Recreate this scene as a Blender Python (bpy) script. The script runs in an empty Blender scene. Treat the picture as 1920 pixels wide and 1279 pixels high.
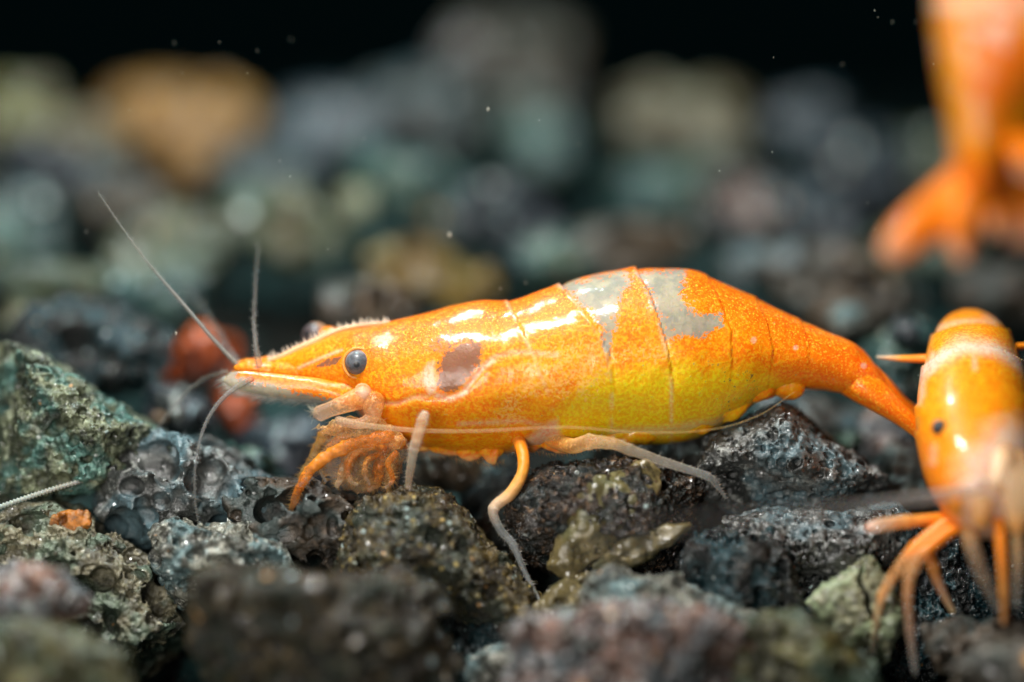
import bpy, math, random
import numpy as np
from mathutils import Vector

SC = bpy.context.scene
C = SC.collection
SC.unit_settings.scale_length = 0.01          # one unit is one centimetre
random.seed(4)

# ------------------------------------------------------------------ camera, world, lamps, exposure
LENS = 100.0
D = 3.84 * LENS / 36.0                         # distance of the plane in focus
PITCH = math.radians(12)
F = np.array([0.0, math.cos(PITCH), -math.sin(PITCH)])
U = np.array([0.0, math.sin(PITCH), math.cos(PITCH)])
RX = np.array([1.0, 0.0, 0.0])
CAM = -F * D
cam = bpy.data.cameras.new('camera'); camo = bpy.data.objects.new('camera', cam); C.objects.link(camo)
camo.location = CAM; camo.rotation_euler = (math.pi / 2 - PITCH, 0, 0)
cam.lens = LENS; cam.sensor_width = 36; cam.clip_start = 0.1; cam.clip_end = 200
cam.dof.use_dof = True; cam.dof.focus_distance = D; cam.dof.aperture_fstop = 0.13
SC.camera = camo

W = bpy.data.worlds.new('World'); SC.world = W; W.use_nodes = True
bg = W.node_tree.nodes['Background']
bg.inputs[0].default_value = (0.10, 0.42, 0.45, 1); bg.inputs[1].default_value = 0.012

def area(name, loc, aim, sx, sy, power, col):
    l = bpy.data.lights.new(name, 'AREA'); l.shape = 'RECTANGLE'; l.size = sx; l.size_y = sy
    l.energy = power; l.color = col
    o = bpy.data.objects.new(name, l); C.objects.link(o); o.location = loc
    o.rotation_euler = (Vector(aim) - Vector(loc)).to_track_quat('-Z', 'Y').to_euler()
    return o
area('tank_lamp', (-1.2, -1.3, 5.0), (0.1, 0.3, -0.3), 1.8, 0.22, 520, (1.0, 0.98, 0.94))
area('tank_lamp_rear', (-1.5, 3.4, 6.2), (0.0, 4.2, -0.2), 1.6, 0.3, 360, (0.72, 1.0, 1.0))
area('flash', (-2.6, -7.6, 1.6), (0.2, 0, -0.2), 3.2, 2.4, 370, (1.0, 0.96, 0.90))
SC.view_settings.view_transform = 'Standard'; SC.view_settings.look = 'None'
SC.view_settings.exposure = 0; SC.view_settings.gamma = 1
SC.cycles.use_denoising = True
SC.cycles.max_bounces = 8
SC.cycles.transparent_max_bounces = 24
SC.cycles.sample_clamp_indirect = 4

# ------------------------------------------------------------------ maths helpers
def P(px, py, d):
    """a point of the place seen at photo position px, py (1920 wide), d behind the plane in focus"""
    px = np.asarray(px, float); py = np.asarray(py, float); d = np.asarray(d, float)
    s = (D + d) / D / 500.0
    x = (px - 960.0) * s; v = (639.5 - py) * s
    return (CAM + F * (D + d)[..., None] + RX * x[..., None] + U * v[..., None])

def sm(a, b, x):
    t = np.clip((x - a) / (b - a), 0, 1); return t * t * (3 - 2 * t)

def _hash(i, j, k, s):
    h = (i * 374761393 + j * 668265263 + k * 2147483647 + s * 974634777) & 0xFFFFFFFF
    h = ((h ^ (h >> 13)) * 1274126177) & 0xFFFFFFFF
    h = (h ^ (h >> 16)) & 0xFFFFFFFF
    return h.astype(np.float64) / 4294967295.0

def vnoise(p, s=0):
    """smooth value noise, -1..1, on an (n, 3) array"""
    f = np.floor(p); t = p - f; t = t * t * t * (t * (t * 6 - 15) + 10); f = f.astype(np.int64)
    out = 0
    for a in (0, 1):
        wa = t[:, 0] if a else 1 - t[:, 0]
        for b in (0, 1):
            wb = t[:, 1] if b else 1 - t[:, 1]
            for c in (0, 1):
                wc = t[:, 2] if c else 1 - t[:, 2]
                out = out + wa * wb * wc * _hash(f[:, 0] + a, f[:, 1] + b, f[:, 2] + c, s)
    return out * 2 - 1

def fbm(p, octaves=4, s=0, gain=0.5, ridged=False):
    o = 0; a = 1.0; tot = 0
    for k in range(octaves):
        n = vnoise(p * (2.03 ** k) + 17.3 * k, s + k)
        if ridged: n = 1 - 2 * np.abs(n)
        o = o + a * n; tot += a; a *= gain
    return o / tot

def catmull(pts, n):
    pts = np.asarray(pts, float); m = len(pts)
    t = np.linspace(0, m - 1 - 1e-9, n); i = t.astype(int); u = (t - i)[:, None]
    g = lambda k: pts[np.clip(k, 0, m - 1)]
    p0 = np.where((i > 0)[:, None], g(i - 1), 2 * g(i) - g(i + 1)); p1 = g(i); p2 = g(i + 1)
    p3 = np.where((i < m - 2)[:, None], g(i + 2), 2 * g(i + 1) - g(i))
    return 0.5 * (2 * p1 + (p2 - p0) * u + (2 * p0 - 5 * p1 + 4 * p2 - p3) * u ** 2 + (3 * p1 - p0 - 3 * p2 + p3) * u ** 3)

def poly_sdf(px, py, poly):
    """signed distance to a polygon, positive inside"""
    shp = px.shape; x = px.ravel(); y = py.ravel(); poly = np.asarray(poly, float)
    best = np.full(x.shape, 1e9); ins = np.zeros(x.shape, bool)
    for a, b in zip(poly, np.roll(poly, -1, 0)):
        e = b - a; w0 = x - a[0]; w1 = y - a[1]
        t = np.clip((w0 * e[0] + w1 * e[1]) / (e @ e + 1e-9), 0, 1)
        best = np.minimum(best, np.hypot(w0 - t * e[0], w1 - t * e[1]))
        c = ((a[1] > y) != (b[1] > y))
        xi = a[0] + (y - a[1]) * e[0] / (e[1] if abs(e[1]) > 1e-9 else 1e-9)
        ins ^= c & (x < xi)
    return np.where(ins, best, -best).reshape(shp)

def line_dist(px, py, pts):
    shp = px.shape; x = px.ravel(); y = py.ravel(); pts = np.asarray(pts, float); best = np.full(x.shape, 1e9)
    for a, b in zip(pts[:-1], pts[1:]):
        e = b - a
        t = np.clip(((x - a[0]) * e[0] + (y - a[1]) * e[1]) / (e @ e + 1e-9), 0, 1)
        best = np.minimum(best, np.hypot(x - a[0] - t * e[0], y - a[1] - t * e[1]))
    return best.reshape(shp)

def vert_normals(v, f):
    a = v[f[:, 0]]; b = v[f[:, 1]]; c = v[f[:, 2]]
    n = np.cross(b - a, c - a); out = np.zeros_like(v)
    for k in range(f.shape[1]):
        for ax in range(3): out[:, ax] += np.bincount(f[:, k], n[:, ax], len(v))
    return out / (np.linalg.norm(out, axis=1, keepdims=True) + 1e-12)

# ------------------------------------------------------------------ object helpers
def mesh_obj(name, v, f, mat, parent=None, attrs=None, origin=None, smooth=True, kind=None):
    v = np.asarray(v, float); f = np.asarray(f, np.int32)
    if parent is not None: origin = np.array(parent.location)
    elif origin is None: origin = np.array([v[:, 0].mean(), v[:, 1].mean(), v[:, 2].min()])
    me = bpy.data.meshes.new(name); k = f.shape[1]
    me.vertices.add(len(v)); me.vertices.foreach_set('co', (v - origin).astype(np.float32).ravel())
    me.loops.add(f.size); me.loops.foreach_set('vertex_index', f.ravel())
    me.polygons.add(len(f)); me.polygons.foreach_set('loop_start', np.arange(0, f.size, k, dtype=np.int32))
    me.polygons.foreach_set('use_smooth', np.full(len(f), smooth))
    me.update(calc_edges=True)
    for an, ad in (attrs or {}).items():
        at = me.attributes.new(an, 'FLOAT_COLOR', 'POINT'); at.data.foreach_set('color', np.asarray(ad, np.float32).ravel())
    me.materials.append(mat)
    o = bpy.data.objects.new(name, me); C.objects.link(o)
    if parent is not None: o.parent = parent
    else: o.location = origin
    if kind: o['kind'] = kind
    return o

def thing(name, label, cat, loc, group=None):
    o = bpy.data.objects.new(name, None); C.objects.link(o); o.location = loc; o.empty_display_size = .1
    o['label'] = label; o['category'] = cat
    if group: o['group'] = group
    return o

def tag(o, label, cat, group=None):
    o['label'] = label; o['category'] = cat
    if group: o['group'] = group
    return o

def join(parts):
    """several (v, f, colours) pieces as one"""
    vs, fs, cs, n = [], [], [], 0
    for v, f, c in parts:
        vs.append(v); fs.append(f + n); cs.append(c); n += len(v)
    return np.vstack(vs), np.vstack(fs), np.vstack(cs)

def grid_faces(nr, nc, closed=True):
    i = np.arange(nr - 1)[:, None]; j = np.arange(nc if closed else nc - 1)[None, :]; j2 = (j + 1) % nc
    return np.stack([i * nc + j, i * nc + j2, (i + 1) * nc + j2, (i + 1) * nc + j], -1).reshape(-1, 4)

def colour_at(cols, n):
    """cols: list of rgba control colours spread evenly"""
    cols = np.asarray(cols, float); t = np.linspace(0, len(cols) - 1, n)
    return np.stack([np.interp(t, np.arange(len(cols)), cols[:, k]) for k in range(4)], 1)

def tube(pts, rad, cols, n=60, sides=8, ring=0.0, ringpx=5.0, joints=None, flat=1.0, fuzz=0.0):
    """tapered limb through photo positions (px, py, d); rad in photo pixels; ring = annulation"""
    q = catmull(pts, n)
    r = np.interp(np.linspace(0, 1, n), np.linspace(0, 1, len(rad)), rad)
    if joints:
        t = np.linspace(0, len(pts) - 1, n)
        for j in joints: r = r * (1 + .16 * np.exp(-((t - j) / .13) ** 2))
    seg = np.concatenate([[0], np.cumsum(np.hypot(*np.diff(q[:, :2], axis=0).T))])
    if ring: r = r * (1 + ring * np.sin(seg / ringpx * 2 * math.pi))
    for e_, r_e in ((seg[-1] - seg, r[-1]), (seg, r[0])):
        r = r * np.sqrt(np.clip(1 - (1 - np.clip((e_ + .15) / max(r_e, .5), 0, 1)) ** 2, .02, 1))
    c = P(q[:, 0], q[:, 1], q[:, 2]); s = (D + q[:, 2]) / D / 500.0
    T = np.gradient(c, axis=0); T /= np.linalg.norm(T, axis=1, keepdims=True) + 1e-12
    A = np.cross(T, F); A /= np.linalg.norm(A, axis=1, keepdims=True) + 1e-12
    B = np.cross(T, A)
    a = np.arange(sides) * 2 * math.pi / sides
    rr = (r * s)[:, None, None]
    v = c[:, None, :] + rr * (np.cos(a)[None, :, None] * A[:, None, :] + flat * np.sin(a)[None, :, None] * B[:, None, :])
    v = v.reshape(-1, 3)
    if fuzz: v = v + (vnoise(v * 60, 3) * fuzz * np.repeat(r * s, sides))[:, None] * (v - np.repeat(c, sides, 0)) / (np.repeat(r * s, sides)[:, None] + 1e-9)
    col = np.repeat(colour_at(cols, n), sides, 0)
    f = grid_faces(n, sides)
    v = np.vstack([v, c[:1], c[-1:]]); col = np.vstack([col, col[:1], col[-1:]])
    k = len(v); j = np.arange(sides); j2 = (j + 1) % sides
    cap0 = np.stack([np.full(sides, k - 2), j2, j, j], 1); b = (n - 1) * sides
    cap1 = np.stack([np.full(sides, k - 1), b + j, b + j2, b + j2], 1)
    return v, f, col, (cap0, cap1)

def tri_caps(t):
    """quads + cap triangles all as triangles"""
    v, f, col, (a, b) = t
    f3 = np.vstack([f[:, [0, 1, 2]], f[:, [0, 2, 3]], a[:, :3], b[:, :3]])
    return v, f3, col

def hairs(roots, dirs, length, width, col, curl=.15, rs=None):
    """fine bristles: roots (n,3), dirs (n,3), one three-sided spike each"""
    n = len(roots); rs = rs or np.random.RandomState(3)
    L = (length * (0.6 + 0.8 * rs.rand(n)))[:, None] if np.ndim(length) == 0 else (length * (.6 + .8 * rs.rand(n)))[:, None]
    dd = dirs + curl * rs.randn(n, 3); dd /= np.linalg.norm(dd, axis=1, keepdims=True)
    side = np.cross(dd, F); side /= np.linalg.norm(side, axis=1, keepdims=True) + 1e-9; up = np.cross(dd, side)
    base = [roots + width * (math.cos(a) * side + math.sin(a) * up) for a in (0, 2.09, 4.19)]
    tip = roots + dd * L
    v = np.stack(base + [tip], 1).reshape(-1, 3); k = np.arange(n)[:, None] * 4
    f = np.concatenate([k + np.array([[0, 1, 3]]), k + np.array([[1, 2, 3]]), k + np.array([[2, 0, 3]])])
    return v, f, np.tile(np.asarray(col, float), (len(v), 1))

def loft(rows, nu, nv, disp=None, power=1.0, flatback=1.0):
    """a body through rows (Tx, Ty, Bx, By, half thickness, centre depth); returns v, f, px, py, side"""
    q = catmull(rows, nu)
    a = np.arange(nv) * 2 * math.pi / nv
    ca = np.sign(np.cos(a)) * np.abs(np.cos(a)) ** power; sa = np.sin(a)
    mx = (q[:, 0] + q[:, 2]) / 2; my = (q[:, 1] + q[:, 3]) / 2; hx = (q[:, 0] - q[:, 2]) / 2; hy = (q[:, 1] - q[:, 3]) / 2
    px = mx[:, None] + hx[:, None] * ca; py = my[:, None] + hy[:, None] * ca
    dd = q[:, 5][:, None] - q[:, 4][:, None] * sa
    v = P(px, py, dd).reshape(-1, 3); f = grid_faces(nu, nv)[:, ::-1]
    f3 = np.vstack([f[:, [0, 1, 2]], f[:, [0, 2, 3]]])
    c0 = v[:nv].mean(0); c1 = v[-nv:].mean(0); k = len(v); j = np.arange(nv); j2 = (j + 1) % nv; b = (nu - 1) * nv
    v = np.vstack([v, c0, c1])
    f3 = np.vstack([f3, np.stack([np.full(nv, k), j, j2], 1), np.stack([np.full(nv, k + 1), b + j2, b + j], 1)])
    ex = lambda A: np.concatenate([A.ravel(), [A[0].mean(), A[-1].mean()]])
    U_ = np.repeat(np.linspace(0, 1, nu), nv); V_ = np.tile(a, nu)
    n = vert_normals(v, f3)
    out = (v - np.vstack([np.repeat(P(mx, my, q[:, 5]), nv, 0), c0, c1])); 
    if (n * out).sum() < 0: f3 = f3[:, ::-1]; n = -n
    return v, f3, ex(px), ex(py), n, np.append(U_, [0, 1]), np.append(V_, [0, 0])

# ------------------------------------------------------------------ materials
class M:
    def __init__(s, name):
        s.m = bpy.data.materials.new(name); s.m.use_nodes = True; s.t = s.m.node_tree; s.n = s.t.nodes; s.l = s.t.links
        s.b = s.n['Principled BSDF']; s.out = s.n['Material Output']
    def put(s, sock, val):
        if val is None: return
        if isinstance(val, bpy.types.NodeSocket): s.l.new(val, sock)
        elif isinstance(val, (tuple, list)) and sock.type == 'RGBA' and len(val) == 3: sock.default_value = (*val, 1)
        else: sock.default_value = val
    def node(s, typ, ins=None, **props):
        n = s.n.new(typ)
        for k, v in props.items(): setattr(n, k, v)
        for k, v in (ins or {}).items(): s.put(n.inputs[k], v)
        return n
    def math(s, op, a, b=None, clamp=False):
        n = s.node('ShaderNodeMath', operation=op, use_clamp=clamp); s.put(n.inputs[0], a); s.put(n.inputs[1], b); return n.outputs[0]
    def mix(s, fac, a, b, typ='MIX'):
        n = s.node('ShaderNodeMix', data_type='RGBA', blend_type=typ); n.clamp_factor = True
        s.put(n.inputs[0], fac); s.put(n.inputs[6], a); s.put(n.inputs[7], b); return n.outputs[2]
    def step(s, x, lo, hi):
        n = s.node('ShaderNodeMapRange', interpolation_type='SMOOTHSTEP'); s.put(n.inputs[0], x)
        n.inputs[1].default_value = lo; n.inputs[2].default_value = hi; return n.outputs[0]
    def coords(s, rnd=True):
        tc = s.node('ShaderNodeTexCoord').outputs['Object']
        if not rnd: return tc
        oi = s.node('ShaderNodeObjectInfo').outputs['Random']
        return s.node('ShaderNodeVectorMath', {0: tc, 1: s.math('MULTIPLY', oi, 37.0)}, operation='ADD').outputs[0]
    def noise(s, vec, scale, detail=4, rough=.55, dist=0):
        return s.node('ShaderNodeTexNoise', {'Vector': vec, 'Scale': scale, 'Detail': detail, 'Roughness': rough, 'Distortion': dist}).outputs[0]
    def vor(s, vec, scale, out='Distance', **kw):
        return s.node('ShaderNodeTexVoronoi', {'Vector': vec, 'Scale': scale}, **kw).outputs[out]
    def bump(s, h, strength=.5, dist=.01, normal=None):
        n = s.node('ShaderNodeBump', {'Strength': strength, 'Distance': dist, 'Height': h})
        if normal is not None: s.put(n.inputs['Normal'], normal)
        return n.outputs[0]
    def set(s, **kw):
        for k, v in kw.items(): s.put(s.b.inputs[k.replace('_', ' ')], v)
        return s.m

def rock_mat(name, c1, c2, c3, scale=6, rough=.45, bump=.6, fine=60, spark=0.0, sparkcol=(.8, .85, .8), spec=.75, tint=(.05, .13, .14), k=.82, glint=62):
    def sat(c, g):                                 # the wet stone's colour a little deeper than dry
        l = sum(c) / 3; return tuple(max(.004, min(.8, g * (l + 1.35 * (x - l)))) for x in c)
    c1 = sat(c1, k * .38); c2 = sat(c2, k * .75); c3 = sat(c3, k * 1.45); tint = sat(tint, k)
    m = M(name); v = m.coords()
    big = m.noise(v, scale, 5, .6, .4); mid = m.noise(v, scale * 4, 5, .65); fin = m.noise(v, fine, 4, .7); hue = m.noise(v, scale * .8 + 1, 2)
    col = m.mix(m.step(big, .40, .60), c1, c2)
    col = m.mix(m.math('MULTIPLY', m.step(mid, .52, .68), .8), col, c3)
    col = m.mix(m.math('MULTIPLY', m.step(hue, .46, .60), .75), col, m.mix(mid, tint, tuple(min(.8, 1.9 * x) for x in tint)))
    dirt = m.noise(v, scale * 2.2 + 3, 3, .6, .8)
    col = m.mix(m.math('MULTIPLY', m.step(dirt, .50, .64), .7), col, m.mix(.25, (.012, .014, .012), col))
    col = m.mix(m.math('MULTIPLY', m.step(fin, .42, .62), .5), col, m.mix(.45, (.012, .015, .014), col))
    rg = m.math('ADD', m.math('MULTIPLY', fin, .55), rough - .40, True)
    rg = m.math('MAXIMUM', rg, .14)
    h = m.math('ADD', m.math('MULTIPLY', mid, .8), m.math('MULTIPLY', fin, .35))
    nrm = m.bump(h, bump, .03)
    gl = m.node('ShaderNodeTexVoronoi', {'Vector': v, 'Scale': glint}); geo = m.node('ShaderNodeNewGeometry').outputs['Normal']
    gr = m.node('ShaderNodeSeparateColor', {0: gl.outputs['Color']})
    jit = m.node('ShaderNodeVectorMath', {0: m.node('ShaderNodeVectorMath', {0: gl.outputs['Color'], 1: (.5, .5, .5)}, operation='SUBTRACT').outputs[0], 3: 1.5}, operation='SCALE').outputs[0]
    cn = m.node('ShaderNodeVectorMath', {0: m.node('ShaderNodeVectorMath', {0: geo, 1: jit}, operation='ADD').outputs[0]}, operation='NORMALIZE').outputs[0]
    cw = m.math('MULTIPLY', m.step(gl.outputs['Distance'], .5, .35), m.step(m.math('MODULO', m.math('MULTIPLY', gr.outputs[1], 7.0), 1.0), .35, .4))
    m.set(Coat_Weight=m.math('MULTIPLY', cw, .8), Coat_Roughness=.15, Coat_IOR=1.55, Coat_Normal=cn)
    if spark:
        cell = m.node('ShaderNodeTexVoronoi', {'Vector': v, 'Scale': fine * .9}); rc = m.node('ShaderNodeSeparateColor', {0: cell.outputs['Color']})
        pick = m.math('MULTIPLY', m.step(rc.outputs[0], 1 - spark, 1 - spark * .7), m.step(cell.outputs['Distance'], .42, .25))
        hs = m.mix(m.step(rc.outputs[1], .45, .55), sparkcol, m.mix(m.step(rc.outputs[2], .6, .7), (.55, .72, .70), (.75, .42, .18)))
        col = m.mix(m.math('MULTIPLY', pick, m.math('ADD', .35, m.math('MULTIPLY', rc.outputs[2], .6))), col, hs)
        rg = m.mix(pick, rg, (.12, .12, .12))
        nrm = m.bump(m.math('MULTIPLY', m.vor(v, fine * .9), -1), .7, .012, nrm)
    return m.set(Base_Color=col, Roughness=rg, Normal=nrm, Specular_IOR_Level=spec)

MAT = dict(
    green=rock_mat('greenish_lava', (.16, .19, .13), (.30, .33, .22), (.42, .46, .34), 7, .4, .8, 45, spark=.06, tint=(.10, .20, .18)),
    grey=rock_mat('grey_lava', (.13, .135, .13), (.24, .25, .24), (.34, .35, .33), 5, .4, .5, 50, tint=(.08, .13, .15), k=0.8),
    tan=rock_mat('tan_lava', (.25, .23, .16), (.36, .33, .23), (.45, .42, .32), 6, .5, .6, 60, spark=.03, tint=(.14, .19, .15)),
    rim=rock_mat('pale_rimmed_lava', (.24, .24, .21), (.42, .42, .36), (.6, .6, .52), 7, .3, .8, 60, spark=.08, tint=(.12, .18, .19), k=.95),
    brown=rock_mat('brown_lava', (.05, .04, .03), (.11, .085, .06), (.17, .13, .10), 6, .5, .7, 70, tint=(.03, .05, .05)),
    glitter=rock_mat('glittering_brown_lava', (.06, .045, .02), (.16, .12, .055), (.24, .18, .08), 8, .35, 1.0, 42, spark=.17, sparkcol=(.8, .62, .22), tint=(.03, .04, .03)),
    dark=rock_mat('black_lava', (.012, .014, .014), (.03, .035, .035), (.07, .08, .08), 8, .3, .9, 50, spark=.05, spec=.8, tint=(.02, .05, .06), k=0.8),
    crust=rock_mat('black_crust_lava', (.02, .018, .015), (.07, .05, .035), (.22, .14, .09), 9, .3, 1.0, 40, spark=.05, spec=.8, tint=(.02, .03, .03)),
    teal=rock_mat('teal_lava', (.05, .13, .14), (.12, .26, .26), (.28, .46, .44), 5, .3, .6, 14, spark=.22, tint=(.10, .14, .10), glint=24, k=0.62),
    blue=rock_mat('bluish_grey_lava', (.08, .13, .17), (.17, .24, .29), (.34, .42, .46), 5, .35, .6, 14, spark=.2, tint=(.10, .10, .12), k=0.42, glint=24),
    olive=rock_mat('olive_lava', (.12, .115, .05), (.26, .24, .11), (.40, .38, .2), 5, .4, .7, 14, spark=.15, tint=(.07, .12, .10), glint=24, k=0.62),
    pink=rock_mat('pinkish_lava', (.14, .085, .07), (.32, .20, .16), (.85, .78, .72), 7, .25, .8, 22, spark=.3, sparkcol=(.9, .88, .85), tint=(.10, .12, .13), glint=24, k=1.1),
    cream=rock_mat('cream_stone', (.42, .42, .26), (.6, .6, .42), (.75, .75, .6), 8, .18, .9, 40, spark=.05, spec=.9, tint=(.30, .36, .24), k=0.95),
    flake=rock_mat('tan_flake', (.30, .25, .14), (.40, .33, .18), (.5, .42, .26), 3, .3, .3, 60, tint=(.16, .17, .10), k=.46),
    front=rock_mat('dark_glittering_lava', (.05, .04, .025), (.13, .10, .055), (.22, .17, .09), 8, .3, 1.0, 14, spark=.16, sparkcol=(.55, .75, .8), tint=(.03, .04, .03), k=.6, glint=20),
    rust=rock_mat('rusty_orange_crust', (.55, .20, .07), (.70, .30, .12), (.7, .42, .25), 8, .4, .6, 60, tint=(.5, .2, .08)),
    amber=rock_mat('amber_stone', (.50, .24, .07), (.62, .32, .10), (.45, .26, .12), 3, .6, .3, 30, tint=(.28, .17, .08), k=0.85),
    mustard=rock_mat('mustard_stone', (.20, .13, .025), (.28, .18, .04), (.2, .14, .06), 4, .5, .4, 30, tint=(.10, .09, .05), k=1.25),
    coral=rock_mat('coral_red_stone', (.75, .19, .09), (.8, .24, .12), (.65, .2, .12), 3, .5, .3, 30, tint=(.45, .12, .07), k=1.0),
    taupe=rock_mat('taupe_stone', (.18, .14, .10), (.32, .25, .18), (.46, .37, .29), 4, .5, .5, 14, spark=.15, tint=(.12, .13, .12), glint=24, k=0.5),
    sand=rock_mat('sand_coloured_stone', (.30, .24, .15), (.40, .33, .21), (.44, .38, .27), 3, .5, .4, 30, tint=(.26, .25, .18), glint=24, k=0.62),
    yellow=rock_mat('yellowish_stone', (.36, .30, .13), (.5, .44, .22), (.6, .56, .35), 5, .3, .5, 30, spark=.05, tint=(.26, .27, .17), k=0.62),
)

def limb_mat():
    m = M('translucent_limb'); v = m.coords(False)
    a = m.node('ShaderNodeAttribute', attribute_name='pigment')
    n = m.noise(v, 130, 3, .6); n2 = m.noise(v, 40, 2)
    sc = m.node('ShaderNodeSeparateColor', {0: a.outputs['Color']})
    dots = m.math('MULTIPLY', m.step(m.noise(v, 75, 2, .5), .52, .60), m.step(m.math('SUBTRACT', sc.outputs[0], sc.outputs[2]), .55, .75))
    sp = m.math('MULTIPLY', m.step(n, .53, .6), .35)
    col = m.mix(sp, a.outputs['Color'], m.mix(.5, a.outputs['Color'], (1, .82, .5), 'MULTIPLY'))
    al = m.math('MULTIPLY', a.outputs['Alpha'], m.math('ADD', .8, m.math('MULTIPLY', n2, .4)), True)
    lw = m.node('ShaderNodeLayerWeight', {'Blend': .5}).outputs['Facing']
    thin = m.step(a.outputs['Alpha'], .62, .95)
    edge = m.math('ADD', .42, m.math('MULTIPLY', m.step(lw, .3, .9), .75), True)
    al = m.math('MULTIPLY', al, m.math('MAXIMUM', m.math('MAXIMUM', thin, edge), m.math('MULTIPLY', dots, .9)), True)
    return m.set(Base_Color=col, Roughness=.22, Alpha=al, Subsurface_Weight=.3, Subsurface_Scale=.02, Subsurface_Radius=(1, .5, .25),
                 Normal=m.bump(n, .5, .006))
LIMB = limb_mat()

def body_mat():
    m = M('shrimp_shell'); v = m.coords(False)
    a = m.node('ShaderNodeSeparateColor', {0: m.node('ShaderNodeAttribute', attribute_name='pigment').outputs['Color']})
    b = m.node('ShaderNodeSeparateColor', {0: m.node('ShaderNodeAttribute', attribute_name='pattern').outputs['Color']})
    clear, yellow, dark = a.outputs; red, net, pale = b.outputs
    n1 = m.noise(v, 72, 3, .65); n2 = m.noise(v, 16, 3, .6); n3 = m.noise(v, 60, 2, .5, 1.5)
    n4 = m.noise(v, 120, 2, .6); n5 = m.noise(v, 42, 3, .7)
    col = m.mix(m.step(n1, .44, .60), (.96, .20, .001), (1.0, .42, .006))
    col = m.mix(m.math('MULTIPLY', m.step(n2, .4, .65), .5), col, (.96, .31, .003))
    y = m.step(m.math('ADD', yellow, m.math('MULTIPLY', m.math('SUBTRACT', n2, .5), .5)), .08, .72)
    col = m.mix(y, col, m.mix(m.step(n1, .40, .62), (.97, .50, .002), (1.0, .74, .010)))
    col = m.mix(m.math('MULTIPLY', red, .9), col, m.mix(m.step(n5, .4, .6), (.93, .10, .002), (.95, .19, .003)))
    gold = m.math('MULTIPLY', m.step(n4, .57, .63), m.math('ADD', .32, m.math('MULTIPLY', red, .5), True))
    col = m.mix(gold, col, (1, .60, .05))
    nt = m.step(m.math('ADD', net, m.math('MULTIPLY', m.math('SUBTRACT', n3, .5), 1.7)), .50, .64)
    col = m.mix(m.math('MULTIPLY', nt, .65), col, (1, .56, .15))
    cl = m.step(m.math('ADD', clear, m.math('ADD', m.math('MULTIPLY', m.math('SUBTRACT', n1, .5), 2.3), m.math('MULTIPLY', m.math('SUBTRACT', n5, .5), .9))), .38, .66)
    col = m.mix(cl, col, m.mix(m.step(n2, .35, .65), (.40, .39, .31), (.60, .53, .38)))
    dk = m.step(m.math('ADD', dark, m.math('MULTIPLY', m.math('SUBTRACT', n1, .5), 2.0)), .40, .74)
    col = m.mix(m.math('MULTIPLY', dk, .92), col, m.mix(n2, (.15, .06, .035), (.30, .14, .09)))
    col = m.mix(m.math('MULTIPLY', m.math('MULTIPLY', pale, .8), m.math('ADD', .55, m.step(n1, .4, .6), True)), col, (.86, .68, .55))
    return m.set(Base_Color=col, Alpha=m.math('SUBTRACT', 1.0, m.math('MULTIPLY', cl, .35)), Roughness=.42, Subsurface_Weight=.55, Subsurface_Scale=.022, Specular_IOR_Level=.25, Subsurface_Radius=(1, .5, .1),
                 Normal=m.bump(m.math('ADD', m.math('MULTIPLY', n1, .8), m.math('MULTIPLY', n5, .8)), .5, .006),
                 Coat_Weight=.65, Coat_Roughness=.085, Coat_IOR=1.38, Coat_Normal=m.bump(m.math('ADD', n5, m.math('MULTIPLY', n1, .5)), .16, .006))
BODY = body_mat()

def eye_mat():
    m = M('compound_eye'); v = m.coords(False)
    a = m.node('ShaderNodeAttribute', attribute_name='pigment').outputs['Color']
    n = m.noise(v, 45, 3, .6); c = m.mix(m.step(n, .4, .65), a, m.mix(.5, a, (.02, .03, .04)))
    return m.set(Base_Color=c, Roughness=.45, Coat_Weight=.25, Coat_Roughness=.2, Subsurface_Weight=.3, Subsurface_Scale=.01)
EYE = eye_mat()

# ------------------------------------------------------------------ rocks
_ICO = {}
def ico(sub):
    if sub in _ICO: return _ICO[sub]
    t = (1 + 5 ** .5) / 2
    v = np.array([(-1, t, 0), (1, t, 0), (-1, -t, 0), (1, -t, 0), (0, -1, t), (0, 1, t), (0, -1, -t), (0, 1, -t), (t, 0, -1), (t, 0, 1), (-t, 0, -1), (-t, 0, 1)], float)
    f = np.array([(0, 11, 5), (0, 5, 1), (0, 1, 7), (0, 7, 10), (0, 10, 11), (1, 5, 9), (5, 11, 4), (11, 10, 2), (10, 7, 6), (7, 1, 8), (3, 9, 4), (3, 4, 2), (3, 2, 6), (3, 6, 8), (3, 8, 9), (4, 9, 5), (2, 4, 11), (6, 2, 10), (8, 6, 7), (9, 8, 1)])
    v /= np.linalg.norm(v, axis=1, keepdims=True)
    for _ in range(sub):
        e = np.sort(np.vstack([f[:, [0, 1]], f[:, [1, 2]], f[:, [2, 0]]]), 1)
        u, inv = np.unique(e, axis=0, return_inverse=True); inv = inv.ravel()
        mid = v[u].sum(1); mid /= np.linalg.norm(mid, axis=1, keepdims=True)
        k = len(f); a = inv[:k] + len(v); b = inv[k:2 * k] + len(v); c = inv[2 * k:] + len(v)
        v = np.vstack([v, mid])
        f = np.vstack([np.stack([f[:, 0], a, c], 1), np.stack([f[:, 1], b, a], 1), np.stack([f[:, 2], c, b], 1), np.stack([a, b, c], 1)])
    _ICO[sub] = (v, f); return v, f

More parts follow.
